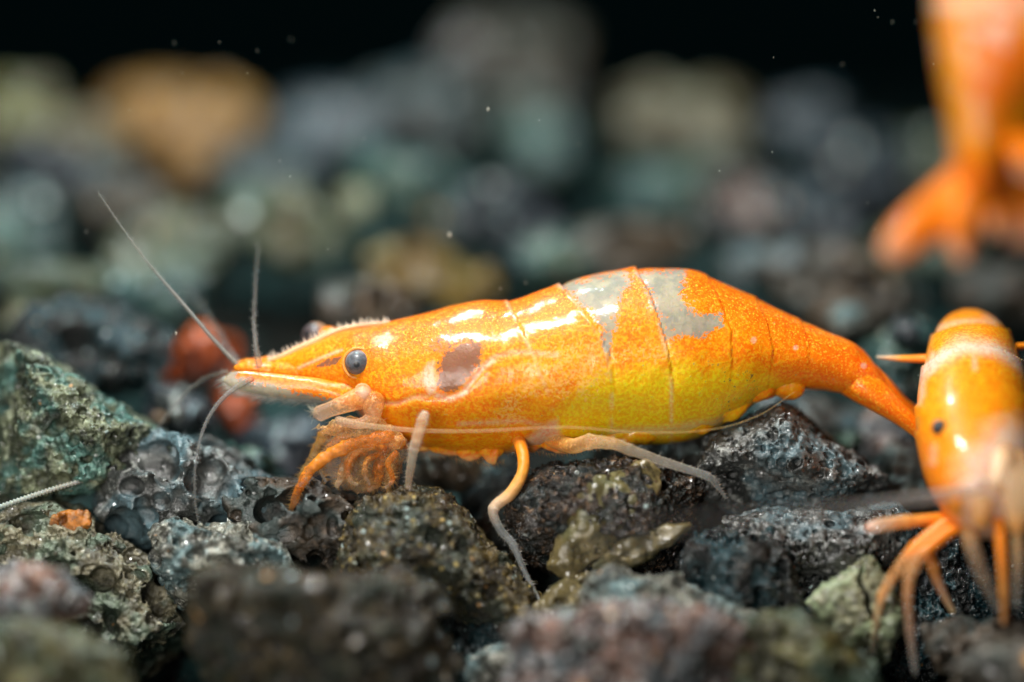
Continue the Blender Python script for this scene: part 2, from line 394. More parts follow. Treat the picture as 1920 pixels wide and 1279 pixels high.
# surface styles: cuts, low-frequency lumps, crust roughness, and holes as (count, smallest, largest radius, depth)
STYLE = dict(
    porous=dict(cuts=7, low=.10, rough=.020, ridged=True, pits=[(26, .05, .10, 1.0), (120, .018, .045, 1.0), (260, .008, .018, .9)]),
    holes=dict(cuts=6, low=.10, rough=.016, ridged=True, pits=[(14, .09, .17, 1.25), (40, .035, .07, 1.1), (160, .010, .025, .9)]),
    pitted=dict(cuts=8, low=.06, rough=.014, ridged=True, pits=[(170, .020, .042, .85), (420, .009, .018, .8)]),
    cavern=dict(cuts=4, low=.14, rough=.012, ridged=False, pits=[(10, .10, .2, 1.1), (14, .04, .08, 1)]),
    grain=dict(cuts=7, low=.08, rough=.022, ridged=True, pits=[(12, .05, .09, .7), (200, .010, .02, .9)]),
    botryoid=dict(cuts=3, low=.16, rough=.012, ridged=False, pits=[(30, .05, .09, .8), (170, .022, .045, -.85), (200, .010, .02, -.8)]),
    crusty=dict(cuts=5, low=.10, rough=.03, ridged=True, pits=[(20, .03, .06, 1), (160, .012, .026, -.8), (160, .010, .024, .9)]),
    flaky=dict(cuts=6, low=.12, rough=.03, ridged=True, pits=[(25, .015, .04, 1.1)]),
    soft=dict(cuts=7, low=.12, rough=.035, ridged=False, pits=[(12, .06, .12, .8), (30, .04, .08, -.5)]),
)

def rock(label, shape, d, depth, mat, style='soft', seed=1, sub=5, cat='stone', name='lava_stone', group=None, tiltd=0.0, scale_pits=1.0):
    """shape: either an outline [(px, py), ...] or (cx, cy, half width, half height, turn in degrees)"""
    rs = np.random.RandomState(seed * 7 + 3); st = STYLE[style]; n, f = ico(sub)
    if isinstance(shape, tuple):
        cx, cy, hw, hh, rot = shape; r_ = math.radians(rot)
        ang = np.arctan2(n[:, 2], n[:, 0]); rad = np.hypot(n[:, 0], n[:, 2])
        ex = hw * n[:, 0]; ey = -hh * n[:, 2]
        px = cx + ex * math.cos(r_) - ey * math.sin(r_); py = cy + ex * math.sin(r_) + ey * math.cos(r_)
    else:
        pol = np.asarray(shape, float); x1 = np.roll(pol, -1, 0); cr = pol[:, 0] * x1[:, 1] - x1[:, 0] * pol[:, 1]
        cx = ((pol[:, 0] + x1[:, 0]) * cr).sum() / (3 * cr.sum()); cy = ((pol[:, 1] + x1[:, 1]) * cr).sum() / (3 * cr.sum())
        hw = np.ptp(pol[:, 0]) / 2; hh = np.ptp(pol[:, 1]) / 2
        ang = np.arctan2(-n[:, 2], n[:, 0]); rad = np.hypot(n[:, 0], n[:, 2]); dx = np.cos(ang); dy = np.sin(ang)
        R = np.full(len(n), 0.0)
        for a, b in zip(pol, x1):                      # ray from the centre to the outline
            ax, ay = a[0] - cx, a[1] - cy; ex, ey = b[0] - a[0], b[1] - a[1]
            den = dx * ey - dy * ex; den = np.where(np.abs(den) < 1e-9, 1e-9, den)
            t = (ax * ey - ay * ex) / den; s = (ax * dy - ay * dx) / den
            R = np.where((s >= -1e-6) & (s <= 1 + 1e-6) & (t > 0), np.maximum(R, t), R)
        R = np.where(R <= 0, min(hw, hh), R); q = rad ** .75
        px = cx + dx * R * q; py = cy + dy * R * q
    dep = depth * np.sign(n[:, 1]) * np.abs(n[:, 1]) ** .8
    dd = d + dep + tiltd * (py - cy) / max(hh, 1) * -1
    v = P(px, py, dd); c0 = P(cx, cy, d); size = (hw + hh) / 2 * (D + d) / D / 500
    # flat broken faces
    for k in range(st['cuts']):
        pn = rs.randn(3); pn[2] = abs(pn[2]) * .8; pn /= np.linalg.norm(pn)
        proj = (v - c0) @ pn; h = proj.max() * rs.uniform(.62, .85)
        over = np.maximum(proj - h, 0); v = v - pn * (over * .88)[:, None]
    off = rs.rand(3) * 50
    nn = vert_normals(v, f)
    if (nn * (v - c0)).sum() < 0: f = f[:, ::-1]; nn = -nn
    v = v + nn * (fbm(v * (1.6 / size) + off, 3, seed) * st['low'] * size)[:, None]
    nn = vert_normals(v, f)
    base = v.copy()
    disp = fbm(base * 9 + off, 5 if sub > 4 else 3, seed + 9, .6, st['ridged']) * st['rough'] * (1 if sub > 5 else 1.3)
    warp = 1 + .45 * fbm(base * 22 + off, 2, seed + 31)
    pit = np.zeros(len(v)); lump = np.zeros(len(v)); b32 = base.astype(np.float32)
    fwd = np.where((nn @ F) < .35)[0]
    for cnt, r0, r1, dp in st['pits']:
        if sub < 5 and r1 < .03: continue
        if sub < 6 and r1 < .02: continue
        cnt = int(cnt * max(.5, min(1.6, (size / .36) ** 2)))
        cs = fwd[rs.randint(0, len(fwd), cnt)]
        rr = (r0 + (r1 - r0) * rs.rand(cnt) ** 2) * scale_pits
        for ci, r in zip(cs, rr):
            dv = b32 - b32[ci]; near = np.where((np.abs(dv[:, 0]) < r * 1.7) & (np.abs(dv[:, 2]) < r * 1.7) & (np.abs(dv[:, 1]) < r * 1.7))[0]
            if not len(near): continue
            sq = rs.uniform(.75, 1.3); w = dv[near] * np.array([sq, 1, 1 / sq], np.float32)
            t = np.linalg.norm(w, axis=1) / r * warp[near]
            g = np.where(t < 1, np.sqrt(np.clip(1 - t ** 3, 0, 1)), 0) * r * abs(dp)
            if dp > 0:
                pit[near] = np.maximum(pit[near], g)
                lump[near] = np.maximum(lump[near], .16 * r * np.exp(-((t - 1.12) / .16) ** 2))
            else: lump[near] = np.maximum(lump[near], g)
    v = v + nn * (disp - pit + lump * (pit < 1e-6))[:, None]
    o = mesh_obj(name, v, f, MAT[mat] if isinstance(mat, str) else mat)
    return tag(o, label, cat, group)


def up(lat, n, cell, off):
    """quintic upsampling of a random lattice along axis 0"""
    t = np.arange(n) / cell + off; k = t.astype(int); u = (t - k).astype(np.float32); u = (u * u * u * (u * (u * 6 - 15) + 10))[:, None, None]
    return lat[k] * (1 - u) + lat[k + 1] * u

def grid_noise(shape, cell, rs):
    m = [int(n / cell) + 3 for n in shape]; g = (rs.rand(*m) * 2 - 1).astype(np.float32)
    g = up(g, shape[0], cell, rs.rand()); g = up(g.transpose(1, 2, 0), shape[1], cell, rs.rand()); g = up(g.transpose(1, 2, 0), shape[2], cell, rs.rand())
    return g.transpose(1, 2, 0)

def surface_nets(g):
    """mesh of the zero level of g (negative inside), vertices in voxel units"""
    ins = g < 0; a, b, c = g.shape
    corners = [(i, j, k) for i in (0, 1) for j in (0, 1) for k in (0, 1)]
    cnt = sum(ins[i:a - 1 + i, j:b - 1 + j, k:c - 1 + k].astype(np.int8) for i, j, k in corners)
    act = np.argwhere((cnt > 0) & (cnt < 8)); ids = -np.ones((a - 1, b - 1, c - 1), np.int32); ids[tuple(act.T)] = np.arange(len(act))
    vals = {q: g[act[:, 0] + q[0], act[:, 1] + q[1], act[:, 2] + q[2]] for q in corners}
    acc = np.zeros((len(act), 3)); num = np.zeros(len(act))
    for q in corners:
        for ax in range(3):
            if q[ax]: continue
            r = list(q); r[ax] = 1; v0 = vals[q]; v1 = vals[tuple(r)]; cr = (v0 < 0) != (v1 < 0)
            t = np.where(cr, v0 / np.where(cr, v0 - v1, 1), 0); p = np.tile(np.array(q, float), (len(act), 1)); p[:, ax] = t
            acc[cr] += p[cr]; num[cr] += 1
    v = act + acc / num[:, None]; quads = []
    for ax in range(3):
        sl0 = [slice(1, -1)] * 3; sl1 = [slice(1, -1)] * 3; sl0[ax] = slice(0, -1); sl1[ax] = slice(1, None)
        A = ins[tuple(sl0)]; B = ins[tuple(sl1)]; e = np.argwhere(A != B); o = np.ones(3, int); o[ax] = 0; e = e + o
        u_, w_ = [x for x in range(3) if x != ax]; du = np.zeros(3, int); du[u_] = 1; dw = np.zeros(3, int); dw[w_] = 1
        i0 = ids[tuple((e - du - dw).T)]; i1 = ids[tuple((e - dw).T)]; i2 = ids[tuple(e.T)]; i3 = ids[tuple((e - du).T)]
        flip = ins[tuple(e.T)] ^ (ax == 1)
        quads.append(np.where(flip[:, None], np.stack([i0, i1, i2, i3], 1), np.stack([i3, i2, i1, i0], 1)))
    return v, np.vstack(quads)

# how each kind of lava is built: noise octaves (cell, size in photo px), bubbles carved out, beads added (count per 100x100 px, smallest, largest radius)
LAVA = dict(
    slab=dict(noise=[(60, 9), (24, 4), (9, 1)], carve=[(.8, 5, 9), (3, 2.6, 5)], bead=[(1, 3, 5)], cuts=3),
    heap=dict(noise=[(110, 26), (45, 14), (22, 6)], carve=[(.5, 24, 46), (1.6, 10, 20), (2, 5, 9)], bead=[(2.2, 8, 16), (5, 4, 8)], cuts=4),
    holes=dict(noise=[(60, 14), (26, 7), (11, 3)], carve=[(1.3, 16, 30), (4, 8, 15), (16, 3, 7)], bead=[(5, 3, 6)], cuts=5),
    porous=dict(noise=[(50, 12), (20, 6), (9, 3)], carve=[(2.4, 9, 18), (10, 5, 10), (22, 2.5, 5)], bead=[(10, 3, 7)], cuts=4),
    foam=dict(noise=[(40, 9), (14, 3)], carve=[(7, 9, 19), (12, 4, 9), (16, 2.4, 4)], bead=[(8, 3, 6)], cuts=2),
    pitted=dict(noise=[(60, 9), (20, 4), (9, 2)], carve=[(1.5, 9, 15), (9, 5, 9), (16, 3, 5.5)], bead=[(3, 3, 6)], cuts=6),
    cavern=dict(noise=[(55, 16), (22, 5), (9, 2)], carve=[(1.6, 22, 40), (3.5, 8, 18), (9, 3, 6)], bead=[(5, 3, 6)], cuts=3),
    grain=dict(noise=[(60, 12), (22, 7), (9, 4)], carve=[(1.4, 10, 20), (14, 3, 7)], bead=[(60, 2.4, 5)], cuts=5),
    botryoid=dict(noise=[(50, 12), (20, 7)], carve=[(4, 9, 17), (8, 4, 8)], bead=[(30, 5, 10), (50, 2.5, 5)], cuts=3),
    crusty=dict(noise=[(60, 10), (20, 6), (9, 4)], carve=[(4, 6, 13), (28, 3, 6)], bead=[(45, 2.5, 6)], cuts=5),
    flaky=dict(noise=[(40, 10), (16, 5), (8, 2)], carve=[(1.5, 5, 9), (7, 3, 6)], bead=[(2, 3, 5)], cuts=5),
)
def lava(label, outline, d, depth, mat, style, seed, step=3.3, name='lava_stone', lean=0.0, round_=.85, cat='stone', crack=None):
    """a stone with real bubbles: outline in photo px, depth and distance in units"""
    rs = np.random.RandomState(seed * 13 + 1); st = LAVA[style]; pol = np.asarray(outline, float); pad = 14
    x0, y0 = pol.min(0) - pad; x1, y1 = pol.max(0) + pad; hd = depth * 500; z1 = hd + pad
    X = np.arange(x0, x1, step); Y = np.arange(y0, y1, step); Z = np.arange(-z1, z1, step)
    gx, gy = np.meshgrid(X, Y, indexing='ij'); s2 = poly_sdf(gx, gy, pol).astype(np.float32); R0 = s2.max() * round_
    a = np.clip((R0 - s2) / R0, 0, 3)[:, :, None] ; zz = (Z / hd).astype(np.float32)[None, None, :]
    scale = min(R0, hd)
    # inside the silhouette the stone bulges towards the viewer; the outline itself is kept
    f = (np.power(np.power(a, 2.4) + np.power(np.abs(zz), 2.4), 1 / 2.4) - 1) * scale
    cx, cy = pol.mean(0); gX = (X - cx).astype(np.float32)[:, None, None]; gY = (Y - cy).astype(np.float32)[None, :, None]; gZ = Z.astype(np.float32)[None, None, :]
    for k in range(st['cuts']):
        n = rs.randn(3); n[2] = -abs(n[2]) * 1.2 - .2 if k < 4 else n[2]; n[0] *= .55; n[1] *= .8; n /= np.linalg.norm(n)
        ext = abs(n[0]) * np.ptp(pol[:, 0]) / 2 + abs(n[1]) * np.ptp(pol[:, 1]) / 2 + abs(n[2]) * hd
        h = ext * rs.uniform(.42, .62) + scale * .1
        f = np.maximum(f, n[0] * gX + n[1] * gY + n[2] * gZ - h)
    for c, amp in st['noise']:
        nz = grid_noise(f.shape, c / step, rs); f = f + (nz if c > 30 else (.62 - 2.2 * np.abs(nz))) * amp * (1 if c > 30 else .6)
    area_ = (s2 > 0).sum() * step * step / 1e4
    f = f - 3.0
    cand = np.argwhere(np.abs(f[::2, ::2, :-3 * len(Z) // 8:2]) < 3.5) * 2
    def stamp(cnt, r0, r1, carve):
        nonlocal f
        n_ = int(cnt * area_ * (4.6 if carve else 2))
        for q in cand[rs.randint(0, len(cand), n_)]:
            r = (r0 + (r1 - r0) * rs.rand() ** 1.4) * (1.15 if carve else 1) / step; sq = rs.uniform(.7, 1.35, 3); R = int(r * 1.5) + 2
            lo = np.maximum(q - R, 0); hi = np.minimum(q + R + 1, f.shape)
            ii, jj, kk = np.ogrid[lo[0]:hi[0], lo[1]:hi[1], lo[2]:hi[2]]
            of = rs.uniform(-.3, .3, 3) * r
            if carve: of[2] += rs.uniform(.25, .75) * r; of[1] += rs.uniform(0, .35) * r
            dist = (np.sqrt(((ii - q[0] - of[0]) * sq[0]) ** 2 + ((jj - q[1] - of[1]) * sq[1]) ** 2 + ((kk - q[2] - of[2]) * sq[2]) ** 2) - r) * step
            sub = f[lo[0]:hi[0], lo[1]:hi[1], lo[2]:hi[2]]
            if carve: np.maximum(sub, -dist, out=sub)
            else: np.minimum(sub, dist, out=sub)
    f = np.ascontiguousarray(f, dtype=np.float32)
    for q in st['bead']: stamp(*q, False)
    for q in st['carve']: stamp(*q, True)
    if crack:
        cd = line_dist(gx + 5 * np.sin(gy / 9), gy, crack).astype(np.float32)[:, :, None]; f = np.maximum(f, np.minimum(4.5 - cd, hd * .1 - gZ))
    f[0] = f[-1] = 9; f[:, 0] = 9; f[:, -1] = 9; f[:, :, 0] = 9; f[:, :, -1] = 9
    v, quads = surface_nets(f)
    px = x0 + v[:, 0] * step; py = y0 + v[:, 1] * step; dd = d + (-z1 + v[:, 2] * step) / 500 + lean * (py - cy) / 500
    w = P(px, py, dd)
    e1 = w[quads[:, 1]] - w[quads[:, 0]]; e2 = w[quads[:, 2]] - w[quads[:, 0]]; nn = np.cross(e1, e2); cc = w[quads[:, 0]] - w.mean(0)
    if (nn * cc).sum() < 0: quads = quads[:, ::-1]
    o = mesh_obj(name, w, quads, MAT[mat]); o['label'] = label; o['category'] = cat
    return o

# ------------------------------------------------------------------ the gravel bed and the tank's back
def bed_height(x, y):
    z = np.interp(y, [-4, -1, .25, 1.0, 2.0, 3.2, 5.0, 6.6, 8, 16], [-1.75, -1.5, -1.28, -.95, -.68, -.55, -.42, -.36, -.7, -1.2])
    return z
gx, gy = np.meshgrid(np.linspace(-6.5, 6.5, 210), np.linspace(-4, 15.5, 300))
pp = np.stack([gx.ravel(), gy.ravel(), np.zeros(gx.size)], 1)
hz = bed_height(pp[:, 0], pp[:, 1]) + .16 * fbm(pp * 1.3, 3, 5) + .15 * np.abs(fbm(pp * 3.1, 3, 8)) + .05 * fbm(pp * 9, 3, 11, ridged=True)
pp[:, 2] = hz
fq = grid_faces(300, 210, closed=False)
bed = mesh_obj('gravel_bed', pp, fq, rock_mat('bed_gravel', (.010, .011, .010), (.02, .022, .02), (.05, .05, .045), 2.2, .9, .8, 22, spec=.08, spark=.0, tint=(.03, .06, .06)))
bed['kind'] = 'structure'; bed['label'] = 'dark bed of lava gravel under the stones'
mw = M('dark_tank_glass'); mw.set(Base_Color=(.002, .008, .009), Roughness=.8, Specular_IOR_Level=0.0)
bv = np.array([(-9, 15, -3), (9, 15, -3), (9, 15, 8), (-9, 15, 8), (-9, 15.2, -3), (9, 15.2, -3), (9, 15.2, 8), (-9, 15.2, 8)], float)
bf = np.array([(0, 1, 2, 3), (5, 4, 7, 6), (4, 0, 3, 7), (1, 5, 6, 2), (3, 2, 6, 7), (4, 5, 1, 0)])
wall = mesh_obj('aquarium_back_wall', bv, bf, mw.m, smooth=False); wall['kind'] = 'structure'; wall['label'] = 'black back wall of the aquarium'

# ------------------------------------------------------------------ stones in and near the plane in focus
lava('pale green mottled stone sloping down at the left edge, above the grey hollow stone',
     [(-60, 640), (20, 650), (90, 680), (150, 705), (215, 765), (300, 800), (345, 850), (330, 900), (240, 905), (120, 935), (-60, 950)], .38, .34, 'green', 'porous', 11)
lava('smooth grey hollow stone with a wide dark cavity under the long curved feelers',
     [(190, 880), (240, 825), (300, 808), (370, 825), (450, 860), (500, 900), (520, 960), (470, 1010), (350, 1030), (240, 1030), (180, 960)], .30, .30, 'grey', 'cavern', 12)
lava('large tan porous stone with black holes, lower left',
     [(-60, 985), (20, 960), (100, 952), (165, 958), (225, 1010), (290, 1060), (330, 1130), (355, 1200), (372, 1330), (-60, 1340)], .16, .30, 'tan', 'holes', 13)
lava('small orange crust lying on top of the tan porous stone', [(88, 998), (100, 975), (130, 962), (160, 966), (166, 982), (140, 998), (112, 1010)], -.02, .06, 'rust', 'flaky', 39, step=2.4, name='stone_flake')
lava('pale rimmed grey stone full of holes, where the feeler tip ends',
     [(275, 1000), (330, 975), (400, 985), (470, 985), (530, 1020), (565, 1070), (560, 1120), (480, 1160), (360, 1150), (300, 1090)], .02, .25, 'rim', 'foam', 14)
lava('dark brown hollow stone under the feeding legs, left of the glittering stone',
     [(425, 925), (470, 905), (540, 905), (620, 915), (670, 945), (690, 1010), (640, 1090), (540, 1110), (470, 1040)], .12, .26, 'brown', 'cavern', 15)
lava('brown glittering stone with a peaked top, right under the front leg',
     [(620, 1060), (650, 980), (690, 930), (760, 908), (830, 925), (880, 975), (950, 1050), (1010, 1120), (1030, 1190), (900, 1240), (700, 1190)], .03, .32, 'glitter', 'grain', 16)
lava('large blurred brown stone with sparkles, bottom of the photo left of centre',
     [(370, 1090), (430, 1070), (540, 1085), (640, 1085), (700, 1070), (745, 1065), (770, 1095), (820, 1130), (860, 1200), (890, 1330), (360, 1340)], -.72, .30, 'front', 'heap', 17, step=5)
lava('blurred olive brown stone in the bottom left corner', [(-60, 1175), (60, 1165), (160, 1190), (235, 1225), (260, 1340), (-60, 1340)], -.85, .25, 'olive', 'porous', 18, step=5)
rock('small blurred pale pinkish stone on the left edge, in front of the tan one', (45, 1110, 115, 52, 12), -.55, .2, 'pink', 'soft', 19, 5)
lava('black crusty stone with a tan ridge, under the rear leg',
     [(950, 930), (1010, 880), (1080, 868), (1150, 858), (1230, 868), (1310, 905), (1345, 950), (1320, 1020), (1250, 1080), (1130, 1130), (1000, 1130), (960, 1060)], .12, .30, 'crust', 'crusty', 20)
lava('smooth tan flake leaning on the black crusty stone', [(1036, 1060), (1058, 990), (1100, 925), (1150, 880), (1200, 858), (1236, 878), (1226, 930), (1180, 992), (1122, 1050), (1070, 1090)], -.115, .055, 'flake', 'slab', 21, name='stone_flake')
lava('olive flake with dark dots low behind the leg tip', [(1005, 1140), (1050, 1090), (1100, 1075), (1150, 1100), (1140, 1170), (1060, 1200), (1010, 1190)], -.14, .12, 'flake', 'flaky', 22, name='stone_flake')
lava('small green flake beside the tan flake, under the black crust', [(1120, 1060), (1160, 1010), (1230, 985), (1290, 985), (1250, 1030), (1180, 1070)], -.15, .05, 'flake', 'slab', 23, name='stone_flake')
lava('grey finely pitted stone with a peak under the tail',
     [(1300, 870), (1330, 820), (1400, 785), (1460, 752), (1500, 770), (1540, 815), (1610, 860), (1660, 900), (1680, 960), (1560, 1000), (1400, 980), (1310, 930)], .24, .26, 'grey', 'pitted', 24)
lava('grey pitted slab below the peaked pitted stone', [(1330, 985), (1420, 955), (1560, 955), (1680, 950), (1730, 1000), (1700, 1060), (1560, 1090), (1420, 1075)], .06, .22, 'grey', 'pitted', 25)
lava('small black bubbly stone right of the tan flake', [(1285, 1070), (1300, 1010), (1370, 985), (1440, 1005), (1480, 1060), (1500, 1130), (1420, 1170), (1320, 1130)], -.14, .18, 'dark', 'botryoid', 26)
lava('pale grey stone with a curled rim, lower centre', [(1098, 1130), (1110, 1075), (1150, 1060), (1200, 1085), (1270, 1080), (1330, 1115), (1420, 1150), (1430, 1220), (1250, 1240), (1110, 1200)], -.34, .18, 'rim', 'porous', 27)
lava('blurred pinkish brown stone with white knobs, bottom centre', [(960, 1180), (1000, 1150), (1090, 1140), (1200, 1130), (1320, 1135), (1390, 1180), (1410, 1330), (950, 1340)], -.66, .24, 'pink', 'botryoid', 28, step=4.4)
lava('blurred olive and teal stone, bottom right of the pinkish one', [(1370, 1190), (1430, 1150), (1500, 1150), (1570, 1190), (1640, 1250), (1660, 1340), (1370, 1340)], -.58, .22, 'olive', 'porous', 29, step=5)
lava('glossy cream stone with a dark crack, lower right', [(1515, 1130), (1545, 1095), (1590, 1075), (1630, 1050), (1665, 1090), (1690, 1160), (1670, 1240), (1620, 1270), (1570, 1200)], -.24, .14, 'cream', 'flaky', 30, crack=[(1612, 1050), (1618, 1110), (1640, 1160), (1650, 1240)])
lava('black gritty stone around the cream one', [(1440, 1120), (1500, 1070), (1600, 1040), (1720, 1020), (1800, 1010), (1860, 1080), (1850, 1180), (1740, 1290), (1600, 1330), (1500, 1200)], .10, .24, 'dark', 'crusty', 31)
lava('black knobby stone behind the right shrimp legs', [(1760, 1010), (1850, 985), (1980, 990), (1980, 1200), (1800, 1200)], .18, .25, 'dark', 'botryoid', 32, step=4.4)
lava('dark flat stone under the right shrimp legs', [(1735, 1185), (1790, 1160), (1880, 1165), (1980, 1190), (1980, 1290), (1760, 1270)], -.32, .2, 'brown', 'porous', 33, step=5)
lava('blurred taupe stone in the bottom right corner', [(1790, 1250), (1850, 1210), (1980, 1190), (1980, 1340), (1780, 1340)], -.75, .2, 'taupe', 'porous', 34, step=5)
lava('small grey speckled stone at the bottom, between the blurred brown and pinkish stones', [(880, 1240), (930, 1210), (990, 1205), (1010, 1260), (1000, 1330), (880, 1330)], -.30, .15, 'rim', 'porous', 35, step=4.4)
lava('black stone in the gap below the glittering stone', [(820, 1150), (900, 1130), (1000, 1150), (1020, 1230), (960, 1300), (850, 1290)], -.05, .2, 'dark', 'grain', 36, step=4.4)

# between the shrimp and the background heap
lava('dark brown stone in the shade under the belly, behind the rear leg', [(1090, 905), (1120, 835), (1230, 815), (1330, 815), (1400, 860), (1400, 980), (1250, 1010), (1100, 990)], .62, .22, 'brown', 'crusty', 37, step=5)
lava('black brown stone low in the gap behind the bent leg', [(880, 990), (930, 930), (1010, 900), (1050, 960), (1050, 1100), (900, 1100)], .42, .16, 'brown', 'crusty', 38, step=5)
rock('blurred taupe stone behind the front leg', (870, 880, 115, 46, 8), .75, .3, 'taupe', 'soft', 40, 5)
rock('dark stone behind the bent leg', (960, 950, 90, 70, 30), .62, .3, 'dark', 'soft', 41, 4)
rock('blurred grey stone behind the beak tip', (330, 770, 75, 38, 10), .95, .3, 'blue', 'soft', 42, 4)
rock('blurred blue teal stone above the hollow grey one', (455, 880, 72, 36, 12), .62, .22, 'teal', 'soft', 43, 4)
rock('blurred slate stone behind the mouth', (560, 850, 120, 60, 20), 1.1, .3, 'blue', 'soft', 44, 4)
rock('coral red wedge shaped stone behind the beak', [(298, 705), (340, 655), (385, 608), (425, 620), (455, 660), (440, 690), (370, 700), (320, 712)], 1.45, .14, 'coral', 'soft', 45, 4)
rock('small coral red upright stone under the beak', [(418, 730), (440, 690), (480, 700), (494, 760), (485, 820), (455, 825), (425, 780)], 1.45, .12, 'coral', 'soft', 46, 4)
rock('blurred dark stone with pale speckles, left of the coral red ones', (170, 650, 150, 90, 10), 1.2, .4, 'dark', 'botryoid', 47, 5)
rock('small white pebble at the left edge above the green stone', (28, 592, 26, 34, 0), 1.35, .06, 'cream', 'soft', 48, 4, name='pebble')
rock('blurred white and grey stone right of the tail', (1668, 828, 42, 62, 5), .85, .15, 'pink', 'soft', 49, 4)
rock('small blurred teal pebble under the tail', (1592, 822, 22, 24, 0), .8, .05, 'teal', 'soft', 50, 4, name='pebble')
rock('dark brown stone behind the right end of the pitted stone', (1690, 900, 90, 55, 15), .6, .25, 'brown', 'soft', 51, 4)
rock('blue glassy stone between the tail and the right shrimp', (1690, 680, 78, 70, -20), 1.15, .25, 'teal', 'soft', 52, 5)
rock('pale blue bubble like pebble on the blue glassy stone', (1693, 618, 21, 22, 0), .95, .045, 'blue', 'soft', 53, 4, name='pebble')
rock('grey stone behind the tail', (1510, 800, 110, 60, 10), 1.1, .3, 'grey', 'soft', 54, 4)

# the background heap, far out of focus
BACKHEAP = [
 ('wide amber stone on top of the heap, upper left', (325, 225, 165, 62, 4), 4.9, .5, 'amber', 'soft'),
 ('lower tip of amber rubble under the wide amber stone', (360, 300, 62, 40, -20), 4.6, .25, 'amber', 'soft'),
 ('yellowish stone at the top left edge of the heap', (35, 225, 85, 78, 15), 4.4, .4, 'yellow', 'soft'),
 ('yellow grey stone between the yellowish and the amber stones', (160, 265, 90, 42, 20), 4.2, .3, 'sand', 'soft'),
 ('blue grey slab under the yellowish stone', (130, 315, 135, 38, 22), 3.9, .35, 'blue', 'soft'),
 ('teal stone on the left edge at half height', (25, 450, 85, 95, 15), 3.1, .4, 'teal', 'soft'),
 ('grey boulder in the middle of the heap top', (600, 250, 150, 75, -6), 4.9, .5, 'blue', 'soft'),
 ('grey boulder left of the high taupe boulder', (790, 215, 120, 85, 20), 5.2, .5, 'grey', 'soft'),
 ('tall taupe boulder rising highest on the heap', (965, 130, 135, 105, 12), 5.9, .6, 'taupe', 'soft'),
 ('small pale pinkish stone at the left top of the tall taupe boulder', (872, 98, 48, 38, 0), 5.2, .15, 'pink', 'soft'),
 ('dark teal stone below the tall taupe boulder', (1010, 265, 95, 60, 25), 5.0, .4, 'teal', 'soft'),
 ('sand coloured oval stone right of the tall boulder', (1275, 225, 130, 66, -2), 4.9, .5, 'sand', 'soft'),
 ('dark green stone below the sand coloured oval', (1250, 345, 115, 55, 5), 4.2, .4, 'teal', 'soft'),
 ('pale bluish stone right of the sand coloured oval', (1525, 230, 85, 58, 18), 4.7, .35, 'blue', 'soft'),
 ('grey blue boulder below the pale bluish stone', (1610, 320, 120, 75, 25), 4.3, .4, 'blue', 'soft'),
 ('olive brown boulder left of the hanging shrimp tail', (1745, 330, 75, 85, -30), 4.6, .4, 'olive', 'soft'),
 ('arched teal slab in the middle of the heap', (780, 345, 185, 52, 24), 3.3, .3, 'teal', 'soft'),
 ('bright teal pebble on the left end of the arched slab', (668, 380, 34, 30, 0), 2.9, .08, 'cream', 'soft'),
 ('grey slab right under the arched teal slab', (960, 430, 130, 62, 30), 2.9, .35, 'blue', 'soft'),
 ('olive arched stone left of the mustard one', (545, 430, 135, 62, 22), 2.7, .35, 'olive', 'soft'),
 ('olive stone behind the feelers', (330, 470, 130, 75, -15), 2.9, .4, 'olive', 'soft'),
 ('grey stone under the amber rubble', (480, 340, 105, 55, 10), 3.9, .4, 'grey', 'soft'),
 ('taupe stone behind the long feeler tip', (230, 385, 90, 50, 10), 3.6, .4, 'taupe', 'soft'),
 ('mustard stone above the shrimp back', [(690, 480), (730, 455), (790, 465), (860, 505), (930, 545), (900, 580), (800, 570), (720, 530)], 2.2, .22, 'mustard', 'soft'),
 ('grey stone under the mustard one behind the head', (700, 580, 105, 45, 8), 1.6, .3, 'taupe', 'soft'),
 ('pinkish grey stone in the right middle of the heap', (1400, 380, 82, 50, 25), 3.5, .3, 'pink', 'soft'),
 ('grey taupe stone above the clear patch of the shrimp back', (1180, 470, 115, 50, -5), 2.6, .35, 'taupe', 'soft'),
 ('teal stone behind the shrimp back left of the clear patch', (1050, 500, 80, 50, 20), 2.5, .3, 'teal', 'soft'),
 ('grey white stone above the shrimp hind back', (1440, 505, 85, 50, 20), 2.3, .3, 'grey', 'soft'),
 ('long olive taupe stone sloping to the right shrimp', (1590, 540, 145, 75, 25), 2.3, .4, 'taupe', 'soft'),
 ('bluish stone right of the pinkish grey one', (1520, 400, 90, 55, 15), 3.4, .35, 'blue', 'soft'),
 ('dark olive stone under the hanging shrimp tail', (1740, 470, 110, 45, 10), 3.1, .3, 'olive', 'soft'),
 ('brown stone behind the right shrimp', (1880, 560, 105, 60, 0), 2.2, .3, 'brown', 'soft'),
 ('dull olive stone at the left edge below the teal one', (90, 560, 110, 55, 12), 2.1, .35, 'olive', 'soft'),
 ('greenish stone behind the feelers, below the olive one', (300, 560, 110, 45, 5), 1.9, .3, 'teal', 'soft'),
 ('small pale disc like pebble above the hind part of the tail', (1590, 595, 32, 26, 0), 1.25, .05, 'rim', 'soft'),
]
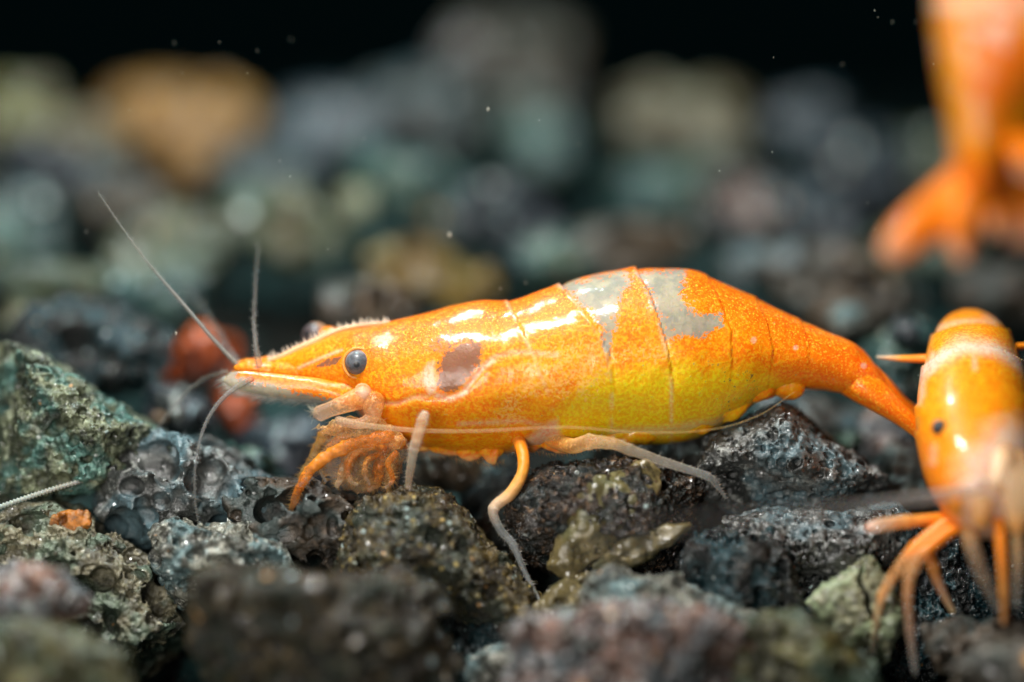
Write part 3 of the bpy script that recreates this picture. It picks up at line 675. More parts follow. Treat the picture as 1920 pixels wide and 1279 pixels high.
for i, (lb, shp, d, dep, mt, sty) in enumerate(BACKHEAP):
    if isinstance(shp, tuple):
        cx, cy, hw, hh, rot = shape = shp; rs = np.random.RandomState(200 + i); q = math.radians(rot); pol = []
        for t in np.linspace(0, 2 * math.pi, 11)[:-1]:
            k = rs.uniform(.78, 1.08); x = hw * math.cos(t) * k; y = hh * math.sin(t) * k
            pol.append((cx + x * math.cos(q) - y * math.sin(q), cy + x * math.sin(q) + y * math.cos(q)))
    else: pol = shp
    small = np.ptp(np.array(pol)[:, 0]) < 110
    o = lava('blurred ' + lb, pol, d, dep, mt, 'flaky' if small else 'heap', 60 + i, step=4.5 if small else 7.0)
    o['group'] = 'stones heaped in the blurred background'

# ------------------------------------------------------------------ the shrimp in focus
def limb(parent, name, pts, rad, cols, **kw):
    lab = kw.pop('label', None); extra = kw.pop('extra', None)
    t = tri_caps(tube(pts, rad, cols, **kw))
    if extra: t = join([t] + extra)
    o = mesh_obj(name, t[0], t[1], LIMB, parent, {'pigment': t[2]})
    if lab: o['label'] = lab
    return o

def shell_part(parent, name, v, f, red=.3, yel=0.0, pale=None, clear=0.0):
    z = np.zeros(len(v)); p = z if pale is None else pale
    return mesh_obj(name, v, f, BODY, parent, {'pigment': np.stack([z + clear, z + yel, z, z + 1], 1), 'pattern': np.stack([z + red, z, p, z + 1], 1)})

def bristles(pts, rad, col, n=60, length=12, width=.9, spread=1.0, sidesgn=0, seed=1):
    """bristles standing off a limb through pts"""
    q = catmull(pts, n); rs = np.random.RandomState(seed); c = P(q[:, 0], q[:, 1], q[:, 2]); T = np.gradient(c, axis=0); T /= np.linalg.norm(T, axis=1, keepdims=True)
    A = np.cross(T, F); A /= np.linalg.norm(A, axis=1, keepdims=True)
    sg = np.where(rs.rand(n) < .5, 1, -1) if sidesgn == 0 else np.full(n, sidesgn)
    dirs = A * sg[:, None] + .5 * T * spread - F[None] * rs.uniform(-.2, .5, n)[:, None]
    r = np.interp(np.linspace(0, 1, n), np.linspace(0, 1, len(rad)), rad) / 500
    return hairs(c + A * (sg * r * .7)[:, None], dirs, length / 500, width / 500, col, .25, rs)

SH = thing('shrimp', 'orange and yellow shrimp in sharp focus standing on the lava stones, facing left', 'shrimp', tuple(P(980, 900, .1)))
DC = .20
rows = [
 (508, 676, 514, 692, .02), (540, 664, 545, 714, .05), (580, 646, 576, 733, .09), (620, 627, 615, 745, .12), (660, 616, 653, 755, .155), (700, 610, 690, 792, .19),
 (750, 599, 735, 826, .22), (800, 586, 790, 842, .245), (860, 570, 850, 852, .265), (905, 563, 905, 856, .275), (952, 563, 955, 850, .28), (1000, 549, 1010, 845, .285),
 (1045, 535, 1062, 842, .29), (1100, 517, 1120, 838, .29), (1180, 503, 1200, 836, .285), (1240, 502, 1260, 832, .28), (1300, 507, 1300, 824, .27), (1360, 532, 1345, 803, .25),
 (1410, 555, 1390, 775, .23), (1450, 575, 1428, 748, .205), (1500, 598, 1475, 733, .18), (1560, 625, 1530, 731, .155), (1605, 646, 1580, 738, .13), (1640, 684, 1618, 752, .10), (1662, 715, 1648, 768, .05)]
rows = [r + (DC + .0,) for r in rows]
v, f, px, py, n, uu, vv = loft(rows, 480, 160, power=.95)
# overlapping shell rims
EDGES = [[(950, 560), (975, 610), (1000, 660), (1025, 720), (1045, 790), (1050, 860)], [(1045, 530), (1085, 570), (1115, 610), (1140, 660), (1150, 720), (1150, 860)],
         [(1190, 500), (1215, 545), (1235, 600), (1250, 650), (1262, 720), (1262, 860)], [(1322, 510), (1348, 560), (1370, 620), (1372, 700), (1345, 830)],
         [(1415, 553), (1440, 610), (1450, 660), (1436, 760)], [(1500, 595), (1516, 640), (1515, 690), (1490, 750)], [(1608, 646), (1602, 690), (1590, 750)]]
disp = np.zeros(len(v))
for e, am in zip(EDGES, [.3, .8, .8, .35, .3, .25, .05]):
    am = am * sm(760, 640, py)
    e = np.array(e); xb = np.interp(py, e[:, 1], e[:, 0]); s = px - xb
    disp += am * np.where(s < 0, .010 * np.exp(s / 22), -.008 * np.exp(-s / 9) - .005 * np.exp(-s / 50))
disp += .006 * fbm(v * 7, 3, 2) * sm(520, 640, px)
# a shallow groove where the gill cover starts
disp -= .004 * np.exp(-(line_dist(px, py, [(700, 755), (745, 757), (780, 744), (830, 748), (875, 730), (915, 680), (960, 662), (1045, 666)]) / 5) ** 2)
disp -= .008 * np.exp(-(line_dist(px, py, [(530, 715), (570, 716), (600, 722), (660, 742)]) / 5) ** 2)
v = v + n * disp[:, None]
rn = fbm(v * 14, 3, 77)
def mask(poly, soft=10, amp=8): return sm(-soft, soft, poly_sdf(px, py, poly) + rn * amp)
clear = np.maximum.reduce([
 mask([(1052, 534), (1120, 513), (1172, 510), (1180, 530), (1163, 560), (1153, 590), (1160, 612), (1138, 628), (1112, 590), (1085, 560)], 20, 9),
 mask([(1198, 512), (1284, 504), (1276, 545), (1290, 575), (1312, 592), (1350, 590), (1352, 612), (1318, 628), (1250, 632), (1238, 600), (1222, 560)], 20, 9) * (1 - .0 * px),
 mask([(1128, 625), (1146, 628), (1142, 665), (1130, 650)], 8, 5),
 mask([(600, 680), (632, 660), (640, 666), (625, 688), (595, 694)], 6, 3) * 0])
yel = np.maximum(mask([(1040, 780), (1100, 720), (1180, 690), (1270, 680), (1340, 700), (1370, 750), (1350, 800), (1200, 836), (1050, 840)], 60, 25),
                 .75 * mask([(1340, 690), (1440, 690), (1500, 740), (1400, 800), (1300, 830)], 40, 20))
yel = np.maximum(yel, .22 * mask([(1000, 600), (1140, 640), (1300, 640), (1400, 680), (1360, 840), (800, 850), (880, 760)], 70, 25))
dark = np.maximum(mask([(820, 690), (836, 655), (870, 640), (902, 640), (905, 664), (882, 700), (850, 733), (818, 738)], 15, 9),
                  .52 * mask([(790, 660), (815, 625), (850, 612), (895, 622), (905, 655), (830, 672)], 14, 8))
dark = np.maximum(dark, .9 * mask([(588, 688), (615, 672), (640, 668), (632, 682), (600, 690)], 4, 2))
dark = np.maximum(dark, .40 * np.exp(-(line_dist(px, py, [(1335, 675), (1362, 700), (1375, 735), (1366, 775), (1340, 800)]) / 9) ** 2))
dark = np.maximum(dark, .36 * np.exp(-(line_dist(px, py, [(1395, 690), (1420, 730), (1400, 770)]) / 11) ** 2))
top = np.interp(px, [r[0] for r in rows], [r[1] for r in rows])
red = np.clip(1.1 * sm(95, 8, py - top + 10 * rn) * sm(560, 700, px), 0, 1)
red = np.maximum(red, .6 * sm(1400, 1560, px + 30 * rn)); red = np.maximum(red, .3 * sm(700, 560, px))
red = red * (1 - .0 * yel)
net = .55 * mask([(960, 680), (1050, 640), (1090, 600), (1150, 640), (1230, 640), (1300, 650), (1280, 690), (1160, 700), (1120, 760), (1000, 760), (960, 830), (900, 800)], 45, 18)
net = np.maximum(net, .33 * mask([(1180, 560), (1230, 590), (1240, 640), (1160, 640)], 15, 5))
pale = np.maximum.reduce([
 .9 * mask([(796, 690), (812, 678), (818, 735), (805, 742), (795, 715)], 6, 3),
 .85 * np.exp(-(line_dist(px, py, [(818, 742), (845, 748), (868, 738), (878, 722), (905, 690), (925, 675)]) / 5) ** 2),
 .6 * np.exp(-(line_dist(px, py, [(880, 720), (900, 690), (925, 670), (960, 660), (1005, 662), (1045, 666)]) / 4) ** 2),
 .7 * mask([(1028, 790), (1045, 786), (1056, 838), (1010, 848), (960, 846)], 8, 4),
 .55 * mask([(648, 735), (700, 735), (706, 790), (660, 775)], 10, 4),
 .5 * np.exp(-(line_dist(px, py, [(700, 755), (745, 757), (780, 744), (800, 744)]) / 3.5) ** 2),
 .7 * np.exp(-(line_dist(px, py, [(520, 715), (560, 716), (600, 720)]) / 3.5) ** 2),
 .6 * np.exp(-(line_dist(px, py, [(560, 690), (600, 672), (640, 656)]) / 3) ** 2),
 .8 * mask([(700, 640), (725, 628), (745, 632), (720, 650)], 6, 5),
 .45 * np.exp(-(line_dist(px, py, [(1150, 812), (1250, 806), (1340, 795), (1420, 765)]) / 9) ** 2),
 .4 * np.exp(-(line_dist(px, py, [(860, 795), (980, 790), (1030, 800)]) / 4) ** 2),
 .8 * sm(7, 3, np.hypot(px - 1413, py - 638)), .8 * sm(6, 3, np.hypot(px - 1492, py - 652)), .7 * sm(7, 4, np.hypot(px - 1619, py - 686))])
for e in EDGES[:3]:
    e = np.array(e); s = px - np.interp(py, e[:, 1], e[:, 0]); pale = np.maximum(pale, .5 * np.exp(-((s + 3) / 3.5) ** 2) * sm(-.2, .5, rn + .1))
one = np.ones(len(v))
mesh_obj('body', v, f, BODY, SH, {'pigment': np.stack([clear, yel, dark, one], 1), 'pattern': np.stack([red, net, pale, one], 1)})

OR = (.93, .26, .01, 1); ORL = (.95, .42, .08, .9); PALE = (.88, .66, .46, .55); GHOST = (.62, .60, .55, .35); GREY = (.42, .44, .43, .5); WHT = (.95, .85, .70, .7); PINK = (.95, .48, .18, .62)
DORG = (.88, .24, .01, .55); FAINT = (.5, .5, .48, .3)

def eyeball(parent, px_, py_, d, r, look, inner=(.10, .11, .13), outer=(.42, .36, .34)):
    n_, f_ = ico(4); c = P(px_, py_, d); v_ = c + n_ * r; lk = np.array(look, float); lk /= np.linalg.norm(lk)
    a = np.clip(n_ @ lk, -1, 1); t = sm(.0, .75, a)[:, None]
    col = np.array(outer) * (1 - t) + np.array(inner) * t; k = sm(.955, .985, a)[:, None]; col = col * (1 - k) + np.array([.01, .01, .01]) * k
    return mesh_obj('eye', v_, f_, EYE, parent, {'pigment': np.hstack([col, np.ones((len(col), 1))])})
e1 = eyeball(SH, 671, 680, .052, .048, (-.05, -1, 0.05), (.15, .16, .18), (.36, .34, .35))
v_, f_, c_ = tri_caps(tube([(700, 700, .14), (688, 690, .08), (678, 684, .05), (673, 681, .04)], [20, 26, 30, 30], [OR] * 4, n=24, sides=24))
st_ = mesh_obj('eyestalk', v_, f_, LIMB, SH, {'pigment': c_})
# ring of shell round the near eye
a = np.linspace(0, 2 * math.pi, 41); ring = [(672 + 28 * math.cos(t), 681 + 28 * math.sin(t), .045) for t in a]
t_ = tri_caps(tube(ring, [3.2, 3.2], [(.95, .36, .06, 1)] * 2, n=80, sides=8)); mesh_obj('eye_socket', t_[0], t_[1], LIMB, SH, {'pigment': t_[2]})
eyeball(SH, 592, 630, .34, .054, (-.6, -.7, .3), (.10, .07, .07), (.60, .32, .16))
limb(SH, 'eyestalk', [(640, 648, .24), (624, 637, .27), (610, 633, .30), (601, 634, .31)], [16, 22, 25, 22], [OR, OR, OR, (.93, .35, .03, 1)], n=24, sides=20)

# beak ridge with teeth
rp = [(505, 676, .19), (530, 667, .19), (560, 653, .19), (590, 640, .19), (620, 625, .19), (655, 614, .19), (690, 609, .19), (730, 604, .19)]
q = catmull(rp, 70); rr = P(q[:, 0], q[:, 1], q[:, 2]); dirs = np.tile(U * .9 + RX * -.45, (70, 1))
hv = hairs(rr, dirs, 15 / 500, 2.2 / 500, (.9, .62, .45, .9), .22)
limb(SH, 'beak', rp, [3, 5, 6, 6, 5, 4, 3, 2], [(.95, .5, .25, 1), (.9, .45, .25, 1)], n=70, sides=8, extra=[hv])
# antennule bases in front of the beak
t_ = tri_caps(tube([(630, 704, .22), (565, 700, .18), (505, 694, .15), (466, 690, .14), (438, 690, .14)], [26, 21, 15, 11, 6], [OR, OR], n=50, sides=14, joints=[1, 2, 3])); shell_part(SH, 'antennule_base', t_[0], t_[1], .25)
t_ = tri_caps(tube([(610, 690, .27), (560, 686, .27), (500, 682, .28), (462, 683, .28), (444, 684, .28)], [20, 16, 12, 9, 6], [OR, OR], n=50, sides=14, joints=[1, 2, 3])); shell_part(SH, 'antennule_base', t_[0], t_[1], .25)
# antennal scales: pale plate with a combed fringe
for dz in (.08, .30):
    sr = [(432, 698, 418, 714, .006), (452, 696, 434, 726, .012), (484, 697, 472, 738, .018), (532, 702, 525, 747, .022), (590, 708, 590, 750, .026), (640, 718, 650, 768, .03), (690, 725, 690, 770, .02)]
    vv_, ff_, p1, p2, n_, _, _ = loft([r + (dz,) for r in sr], 60, 24)
    t = sm(-14, 12, p2 - np.interp(p1, [420, 500, 560, 620, 690], [704, 722, 738, 750, 775]))[:, None]
    cc = np.array(OR) * (1 - t) + np.array([.72, .66, .54, .38]) * t
    k = sm(465, 425, p1)[:, None]; cc = cc * (1 - k) + np.array([.6, .58, .5, .3]) * k
    q = catmull([(416, 708, dz), (430, 730, dz), (470, 742, dz), (530, 750, dz), (590, 752, dz), (630, 756, dz)], 130)
    hv = hairs(P(q[:, 0] + 6, q[:, 1] - 3, q[:, 2]), np.tile(-RX * .9 - U * .45, (130, 1)), 26 / 500, 1.1 / 500, (.75, .72, .62, .55), .08)
    jv = join([(vv_, ff_, cc), hv])
    t = np.maximum(t, k)[:, 0]; sc_ = shell_part(SH, 'antennal_scale', vv_, ff_, .2, 0, .5 * np.exp(-((p2 - np.interp(p1, [420, 520, 600], [704, 716, 722])) / 3) ** 2), t)
    fr_ = mesh_obj('fringe', hv[0], hv[1], LIMB, SH, {'pigment': hv[2]}); fr_.parent = sc_
# flagella
THIN = .78
fl = [([(446, 686, .14), (400, 636, .13), (335, 560, .12), (265, 477, .11), (184, 362, .10)], [5.5, 5, 4, 2.8, 1.2], [(.62, .58, .48, 1), (.55, .56, .52, 1), (.6, .6, .56, 1), (.6, .6, .56, .9), (.6, .6, .55, .7)]),
      ([(450, 684, .30), (428, 655, .45), (395, 600, .65), (350, 540, .85), (290, 480, 1.1)], [6, 5, 4, 3, 1], [(.45, .42, .38, .8), GREY, GREY, FAINT, FAINT]),
      ([(487, 690, .06), (480, 650, .10), (476, 600, .18), (479, 540, .25), (483, 455, .35)], [8, 6, 4, 3, 1.2], [(.85, .60, .40, .7), (.6, .55, .5, .7), (.5, .47, .44, .7), (.5, .46, .42, .6), FAINT]),
      ([(428, 697, .20), (380, 712, .22), (330, 757, .24), (285, 820, .26), (262, 870, .26), (256, 905, .26)], [5, 4.5, 3.8, 3, 2, 1], [(.5, .5, .42, .9), (.25, .25, .22, .9), (.5, .5, .45, .8), (.42, .42, .4, .7), GREY, FAINT]),
      ([(475, 708, .06), (425, 740, .03), (388, 790, .0), (368, 860, -.02), (366, 940, -.02), (378, 1010, .0)], [7, 5.5, 4.5, 3.6, 3, 1.8], [(.85, .70, .55, .8), (.62, .62, .6, .9), (.6, .6, .58, .9), (.5, .5, .48, .8), (.5, .5, .48, .7), GREY])]
for k, (p, r, c) in enumerate(fl):
    r = [x * THIN for x in r]; c = [(q_[0] * .5, q_[1] * .5, q_[2] * .5, q_[3] * .85) for q_ in c]
    limb(SH, 'feeler', p, r, c, n=420, sides=6, ring=.12, ringpx=4.5, extra=[bristles(p, r, (.6, .6, .55, .6), 110, 7, .6, seed=k)])
limb(SH, 'long_antenna', [(628, 786, -.07), (680, 797, -.09), (780, 807, -.10), (900, 808, -.11), (1060, 801, -.12), (1200, 811, -.12), (1330, 806, -.10), (1420, 780, -.06), (1490, 735, .0)],
     [7, 5.5, 4, 3.2, 2.6, 2.2, 1.8, 1.4, .8], [(.82, .58, .38, .6), (.85, .60, .36, .45), (.95, .62, .3, .3), (.95, .62, .3, .24), (.95, .62, .25, .22), (.95, .62, .25, .2), (.9, .62, .3, .2)], n=500, sides=6, ring=.14, ringpx=6)
# pale blunt antenna base with tip bristles
pt = [(700, 742, .02), (672, 748, -.02), (645, 758, -.05), (618, 768, -.07), (598, 776, -.08), (588, 780, -.08)]
tip = np.array([P(590, 772, -.08)] * 36) + np.random.RandomState(5).randn(36, 3) * .008
dr = np.stack([-RX * abs(math.cos(t)) + U * math.sin(t) for t in np.linspace(-1.6, 1.1, 36)])
limb(SH, 'antenna_base', pt, [22, 21, 17, 14, 15, 12], [ORL, PINK, PINK, (.92, .52, .26, .5), (.90, .55, .32, .5), (.88, .60, .42, .55)], n=50, sides=16, extra=[hairs(tip, dr, .03, .0012, (.8, .7, .5, .8))])
limb(SH, 'antenna_base', [(705, 735, -.01), (700, 760, -.03), (695, 785, -.04), (668, 795, -.06), (628, 787, -.07)], [20, 21, 14, 9, 8], [(.95, .36, .04, .6), PINK, (.92, .52, .26, .5), (.84, .55, .36, .5), (.8, .56, .38, .5)], n=50, sides=14)
limb(SH, 'mouthpart', [(676, 720, -.01), (680, 740, -.03), (670, 752, -.03)], [15, 17, 9], [PINK, (.9, .6, .42, .9), PINK], n=24, sides=12)

# walking legs
legs = [
 ('leg', [(800, 772, -.14), (792, 790, -.15), (781, 826, -.15), (776, 842, -.14), (769, 885, -.11), (764, 918, -.09)], [7, 10, 9.5, 8.5, 7.5, 4], [WHT, PALE, (.9, .62, .40, .8), WHT, PALE, PALE], [1, 3], None, 0),
 ('leg', [(962, 800, .12), (979, 846, .0), (980, 885, -.05), (958, 925, -.06), (926, 954, -.06), (936, 990, -.07), (962, 1022, -.07), (985, 1075, -.07), (1016, 1134, -.08)], [15, 12, 11, 12, 10, 8, 7, 5.5, 2],
  [ORL, OR, (.9, .38, .05, .95), (.9, .5, .18, .9), (.8, .62, .45, .85), GREY, (.4, .42, .42, .7), (.4, .42, .42, .7), (.6, .6, .58, .8)], [4, 6], None, 0),
 ('leg', [(1020, 815, .12), (1070, 836, .0), (1105, 829, -.08), (1150, 832, -.12), (1180, 843, -.12), (1250, 868, -.11), (1326, 893, -.10), (1345, 912, -.08), (1362, 935, -.06)], [18, 15, 14, 11, 9.5, 8.5, 7, 5, 1.5],
  [(.93, .5, .15, .6), (.95, .5, .14, .8), (.95, .62, .3, .6), (.95, .60, .28, .6), (.80, .62, .42, .5), (.62, .58, .5, .5), (.55, .56, .54, .5), (.6, .62, .6, .5), (.5, .52, .5, .5)], [2, 4, 6], None, 0)]
for k, (nm, p, r, c, j, lb, _) in enumerate(legs):
    limb(SH, nm, p, r, c, n=130, sides=12, joints=j, fuzz=.05, extra=[bristles(p, r, (.85, .75, .6, .8), 90, 9, .8, seed=20 + k)])
# feeding legs: dotted orange, bristly
feed = [
 ([(740, 815, -.02), (690, 826, -.04), (640, 842, -.06), (590, 873, -.07), (562, 915, -.07), (545, 960, -.05)], [12, 12, 11, 11, 9, 4], [DORG, DORG, (.9, .3, .02, .8), (.9, .3, .02, .85), DORG, (.5, .25, .08, .7)]),
 ([(690, 790, .12), (640, 800, .12), (606, 818, .12), (585, 862, .12), (560, 905, .12), (548, 930, .12)], [10, 10, 9, 8, 7, 3], [DORG, DORG, (.6, .28, .03, .8), (.5, .28, .08, .7), (.45, .3, .1, .6), GREY]),
 ([(760, 825, .04), (722, 838, .02), (712, 872, .01), (706, 905, .02), (690, 920, .03)], [14, 13, 11, 9, 4], [ORL, DORG, DORG, (.75, .3, .06, .7), PALE]),
 ([(710, 835, .05), (672, 843, .04), (650, 862, .04), (642, 890, .04), (630, 915, .05)], [8, 9, 10, 9, 4], [DORG, DORG, (.7, .35, .15, .75), PINK, (.9, .7, .45, .8)]),
 ([(690, 850, .0), (668, 852, -.01), (656, 872, -.01), (648, 898, .0)], [5, 7, 8, 4], [DORG, OR, DORG, DORG]),
 ([(725, 842, -.01), (700, 838, -.03), (668, 848, -.04), (652, 872, -.04), (656, 900, -.03), (672, 910, -.02)], [6, 7, 7, 6, 5, 2.5], [DORG, (.9, .35, .05, .6), (.9, .45, .15, .5), DORG, (.9, .55, .3, .5), PALE]),
 ([(700, 830, .03), (668, 820, .02), (632, 826, .02), (606, 850, .02), (600, 880, .03), (612, 905, .03)], [6, 6, 6, 5, 4, 2], [DORG, (.8, .4, .1, .5), DORG, (.7, .4, .15, .5), (.8, .5, .2, .5), GHOST]),
 ([(745, 846, .0), (728, 870, -.02), (736, 898, -.02), (722, 916, -.01)], [6, 6, 5, 3], [DORG, (.92, .3, .03, .7), DORG, PALE]),
 ([(716, 850, .0), (690, 862, -.03), (684, 888, -.03), (694, 910, -.02)], [5, 6, 5, 2.5], [DORG, (.92, .32, .04, .7), (.9, .4, .12, .5), GHOST]),
 ([(740, 850, .08), (735, 880, .08), (700, 905, .08), (690, 922, .08)], [9, 10, 10, 5], [DORG, (.7, .28, .05, .8), DORG, DORG])]
for k, (p, r, c) in enumerate(feed):
    limb(SH, 'feeding_leg', p, r, c, n=70, sides=10, joints=[2], fuzz=.3, extra=[bristles(p, r, (.75, .42, .15, .7), 120, 13, .9, seed=40 + k)])
for k, (r_, cl) in enumerate([
 ([(640, 846, 640, 850, .01, .06), (650, 838, 650, 900, .04, .05), (676, 834, 672, 925, .05, .05), (700, 842, 696, 922, .04, .05), (712, 860, 708, 880, .01, .05)], (.88, .50, .22, .26)),
 ([(600, 850, 600, 856, .01, .14), (612, 826, 606, 880, .03, .13), (640, 815, 636, 905, .05, .12), (670, 818, 664, 915, .04, .12), (690, 840, 688, 860, .01, .12)], (.82, .46, .18, .22)),
 ([(700, 850, 700, 855, .01, .08), (712, 836, 706, 905, .04, .08), (740, 832, 730, 915, .05, .07), (762, 840, 752, 880, .03, .07), (775, 848, 770, 856, .01, .07)], (.85, .48, .2, .24)),
 ([(590, 800, 596, 804, .01, .0), (630, 788, 628, 812, .02, .0), (680, 784, 676, 824, .03, .0), (735, 800, 730, 838, .02, .0), (765, 822, 760, 830, .01, .02)], (.95, .52, .18, .45))]):
    a_ = loft(r_, 34, 22); nd = fbm(a_[0] * 30, 3, k); vv_ = a_[0] + a_[4] * (.035 * nd)[:, None]
    rs_ = np.random.RandomState(k); pick = rs_.randint(0, len(vv_), 170); hv = hairs(vv_[pick], a_[4][pick] * .5 - U * .6 - RX * .4, .024, .0009, (.9, .6, .3, .6), .3, rs_)
    jv = join([(vv_, a_[1], np.tile(np.array(cl), (len(vv_), 1))), hv]); mesh_obj('mouthpart', jv[0], jv[1], LIMB, SH, {'pigment': jv[2]})
# leg roots and scalloped lower shell edge
for k, (cx, cy, hw, hh, dz) in enumerate([(775, 838, 62, 9, .12), (838, 848, 56, 8, .09), (880, 852, 44, 13, .08), (920, 850, 42, 23, .06), (985, 838, 60, 12, .06), (1045, 838, 60, 15, .05), (1098, 834, 44, 9, .03)]):
    dz += .05
    r_ = [(cx - hw, cy - 34, cx - hw, cy - 22, .01, dz + .03), (cx - hw * .5, cy - 46, cx - hw * .4, cy + hh * .35, .022, dz), (cx, cy - 52, cx + 6, cy + hh, .028, dz), (cx + hw * .5, cy - 46, cx + hw * .5, cy + hh * .2, .022, dz), (cx + hw, cy - 34, cx + hw, cy - 24, .01, dz + .03)]
    a_ = loft(r_, 34, 22); t = sm(cy - 30, cy + hh, a_[3])[:, None]; cc = np.array([.95, .36, .02, .3]) * (1 - t) + np.array([.95, .42, .08, .9]) * t
    q = catmull([(cx - hw * .6, cy + hh * .6, dz), (cx, cy + hh - 2, dz), (cx + hw * .6, cy + hh * .5, dz)], 16)
    hv = hairs(P(q[:, 0], q[:, 1], q[:, 2]), np.tile(-U + RX * .4, (16, 1)), 13 / 500, .8 / 500, (.85, .75, .55, .6), .3)
    jv = join([(a_[0] + a_[4] * (.014 * fbm(a_[0] * 22, 2, k))[:, None], a_[1], cc), hv]); shell_part(SH, 'leg_root', jv[0], jv[1], .05, .05, .35 * sm(cy - 5, cy + hh, np.concatenate([a_[3], np.zeros(len(hv[0])) + 2000])))
# swimmerets tucked under the abdomen
for (x, y, w_, h_, dz, cl) in [(1180, 826, 80, 10, .10, (.95, .62, .12, .8)), (1280, 808, 80, 8, .12, (.95, .60, .12, .8)), (1350, 782, 60, 12, .13, (.90, .50, .05, .9)), (1415, 742, 60, 14, .14, (.85, .48, .03, .95)), (1478, 732, 46, 20, .15, (.62, .36, .03, .95))]:
    r_ = [(x - w_, y - 26, x - w_, y - 10, .01, dz), (x - w_ * .3, y - 34, x - w_ * .3, y + h_ * .7, .05, dz), (x + w_ * .4, y - 44, x + w_ * .5, y + h_ * .5, .05, dz), (x + w_, y - 60, x + w_, y - 30, .01, dz)]
    a_ = loft(r_, 30, 20); shell_part(SH, 'swimmeret', a_[0] + a_[4] * (.012 * fbm(a_[0] * 25, 2, 5))[:, None], a_[1], 0, .42 if x < 1400 else .2)
# tail fan
def blade(parent, name, rws, mat=LIMB, cols=(OR, OR, ORL), ribs=0, edge=.75):
    a_ = loft(rws, 60, 28); c_ = colour_at(cols, 60); c_ = np.vstack([np.repeat(c_, 28, 0), c_[:1], c_[-1:]])
    vv = a_[0] + a_[4] * (.006 * np.sin(a_[6] * 10) * ribs)[:, None]
    return shell_part(parent, name, vv, a_[1], .6, 0, .8 * sm(edge, 1.0, a_[5]) + .5 * sm(.25, 0, np.abs(np.sin(a_[6]))) * sm(edge - .3, 1, a_[5]))
RO = (.90, .15, .008, 1)
blade(SH, 'telson', [(1630, 672, 1618, 720, .05, .20), (1662, 704, 1645, 742, .045, .21), (1700, 752, 1686, 775, .03, .23), (1740, 802, 1732, 812, .012, .25)], cols=(RO, RO, OR, ORL))
blade(SH, 'tail_flap', [(1560, 655, 1545, 715, .05, .22), (1612, 682, 1590, 746, .085, .17), (1660, 718, 1632, 769, .075, .145), (1704, 766, 1682, 797, .045, .13), (1762, 822, 1744, 840, .02, .14), (1792, 850, 1788, 856, .006, .15)], cols=((.94, .22, .004, 1), (.94, .24, .004, 1), (.94, .18, .006, 1), (.93, .28, .02, 1), ORL, (.85, .55, .25, .7)), ribs=.35)
blade(SH, 'tail_flap', [(1606, 690, 1596, 735, .04, .30), (1655, 700, 1645, 745, .03, .30), (1700, 748, 1690, 782, .025, .32), (1760, 796, 1750, 826, .015, .36), (1800, 836, 1796, 842, .006, .38)], cols=(RO, RO, OR, ORL), ribs=.35)

# ------------------------------------------------------------------ shrimp at the right, head towards the viewer
FR = thing('shrimp', 'blurred orange shrimp with pale bands at the right edge, facing the viewer', 'shrimp', tuple(P(1840, 1150, -.45)))
rows = [(1806, 580, 1832, 580, .03, .42), (1780, 590, 1860, 592, .13, .38), (1758, 612, 1886, 615, .22, .30), (1742, 648, 1906, 652, .30, .19), (1727, 705, 1928, 708, .35, .05), (1718, 760, 1942, 762, .37, -.08),
        (1718, 815, 1952, 815, .37, -.18), (1726, 868, 1956, 868, .35, -.26), (1742, 918, 1950, 918, .31, -.32), (1766, 958, 1936, 960, .25, -.36), (1796, 990, 1912, 992, .17, -.38), (1832, 1010, 1882, 1012, .06, -.38)]
v, f, px, py, n, uu, vv = loft(rows, 260, 160, power=.9)
rn = fbm(v * 12, 3, 78); arc = lambda y0, h: y0 + h * ((px - 1832) / 95) ** 2
disp = np.zeros(len(v))
for y0, h in ((612, 22), (650, 34), (705, 40), (760, 36)):
    s = arc(y0, h) - py; disp += .6 * np.where(s < 0, .012 * np.exp(s / 26), -.010 * np.exp(-s / 12))
v = v + n * disp[:, None]; z = np.zeros(len(v))
band = np.maximum.reduce([1.1 * np.exp(-((py - arc(648, 46) + 10 * rn) / 15) ** 2), .5 * np.exp(-((py - arc(598, 30) + 10 * rn) / 5) ** 2), .75 * np.exp(-(line_dist(px, py, [(1750, 665), (1732, 705), (1726, 755)]) / 6) ** 2),
    .6 * np.exp(-(line_dist(px, py, [(1826, 665), (1828, 690)]) / 5) ** 2), .4 * np.exp(-(line_dist(px, py, [(1790, 740), (1788, 760)]) / 5) ** 2), .5 * np.exp(-(line_dist(px, py, [(1752, 838), (1750, 868)]) / 6) ** 2)])
facep = 1.1 * sm(-34, 30, poly_sdf(px, py, [(1790, 885), (1815, 850), (1850, 815), (1900, 800), (1940, 810), (1970, 1010), (1810, 1010)]) + rn * 26)
redm = .55 * sm(790, 830, py) * sm(1800, 1750, px) + .2 * sm(620, 590, py)
mesh_obj('body', v, f, BODY, FR, {'pigment': np.stack([z, z + .02, z, z + 1], 1), 'pattern': np.stack([redm, z + .1, np.maximum(band, facep), z + 1], 1)})
eyeball(FR, 1762, 802, -.46, .030, (-.4, -.8, .2), (.03, .03, .035), (.25, .13, .08))
limb(FR, 'eyestalk', [(1800, 826, -.42), (1782, 816, -.46), (1768, 808, -.46)], [22, 22, 16], [OR, OR, ORL], n=20, sides=14)
for p, r, c in [([(1846, 850, -.50), (1846, 900, -.58), (1842, 950, -.62), (1838, 990, -.62)], [18, 22, 22, 12], [ORL, (.97, .6, .28, .85), (.95, .5, .2, .85), ORL]),
                ([(1900, 840, -.50), (1905, 890, -.60), (1908, 950, -.66), (1905, 1000, -.66)], [24, 28, 26, 12], [PINK, (.95, .62, .35, .8), (.95, .6, .3, .75), ORL])]:
    limb(FR, 'antennal_scale', p, r, c, n=50, sides=14, flat=.5)
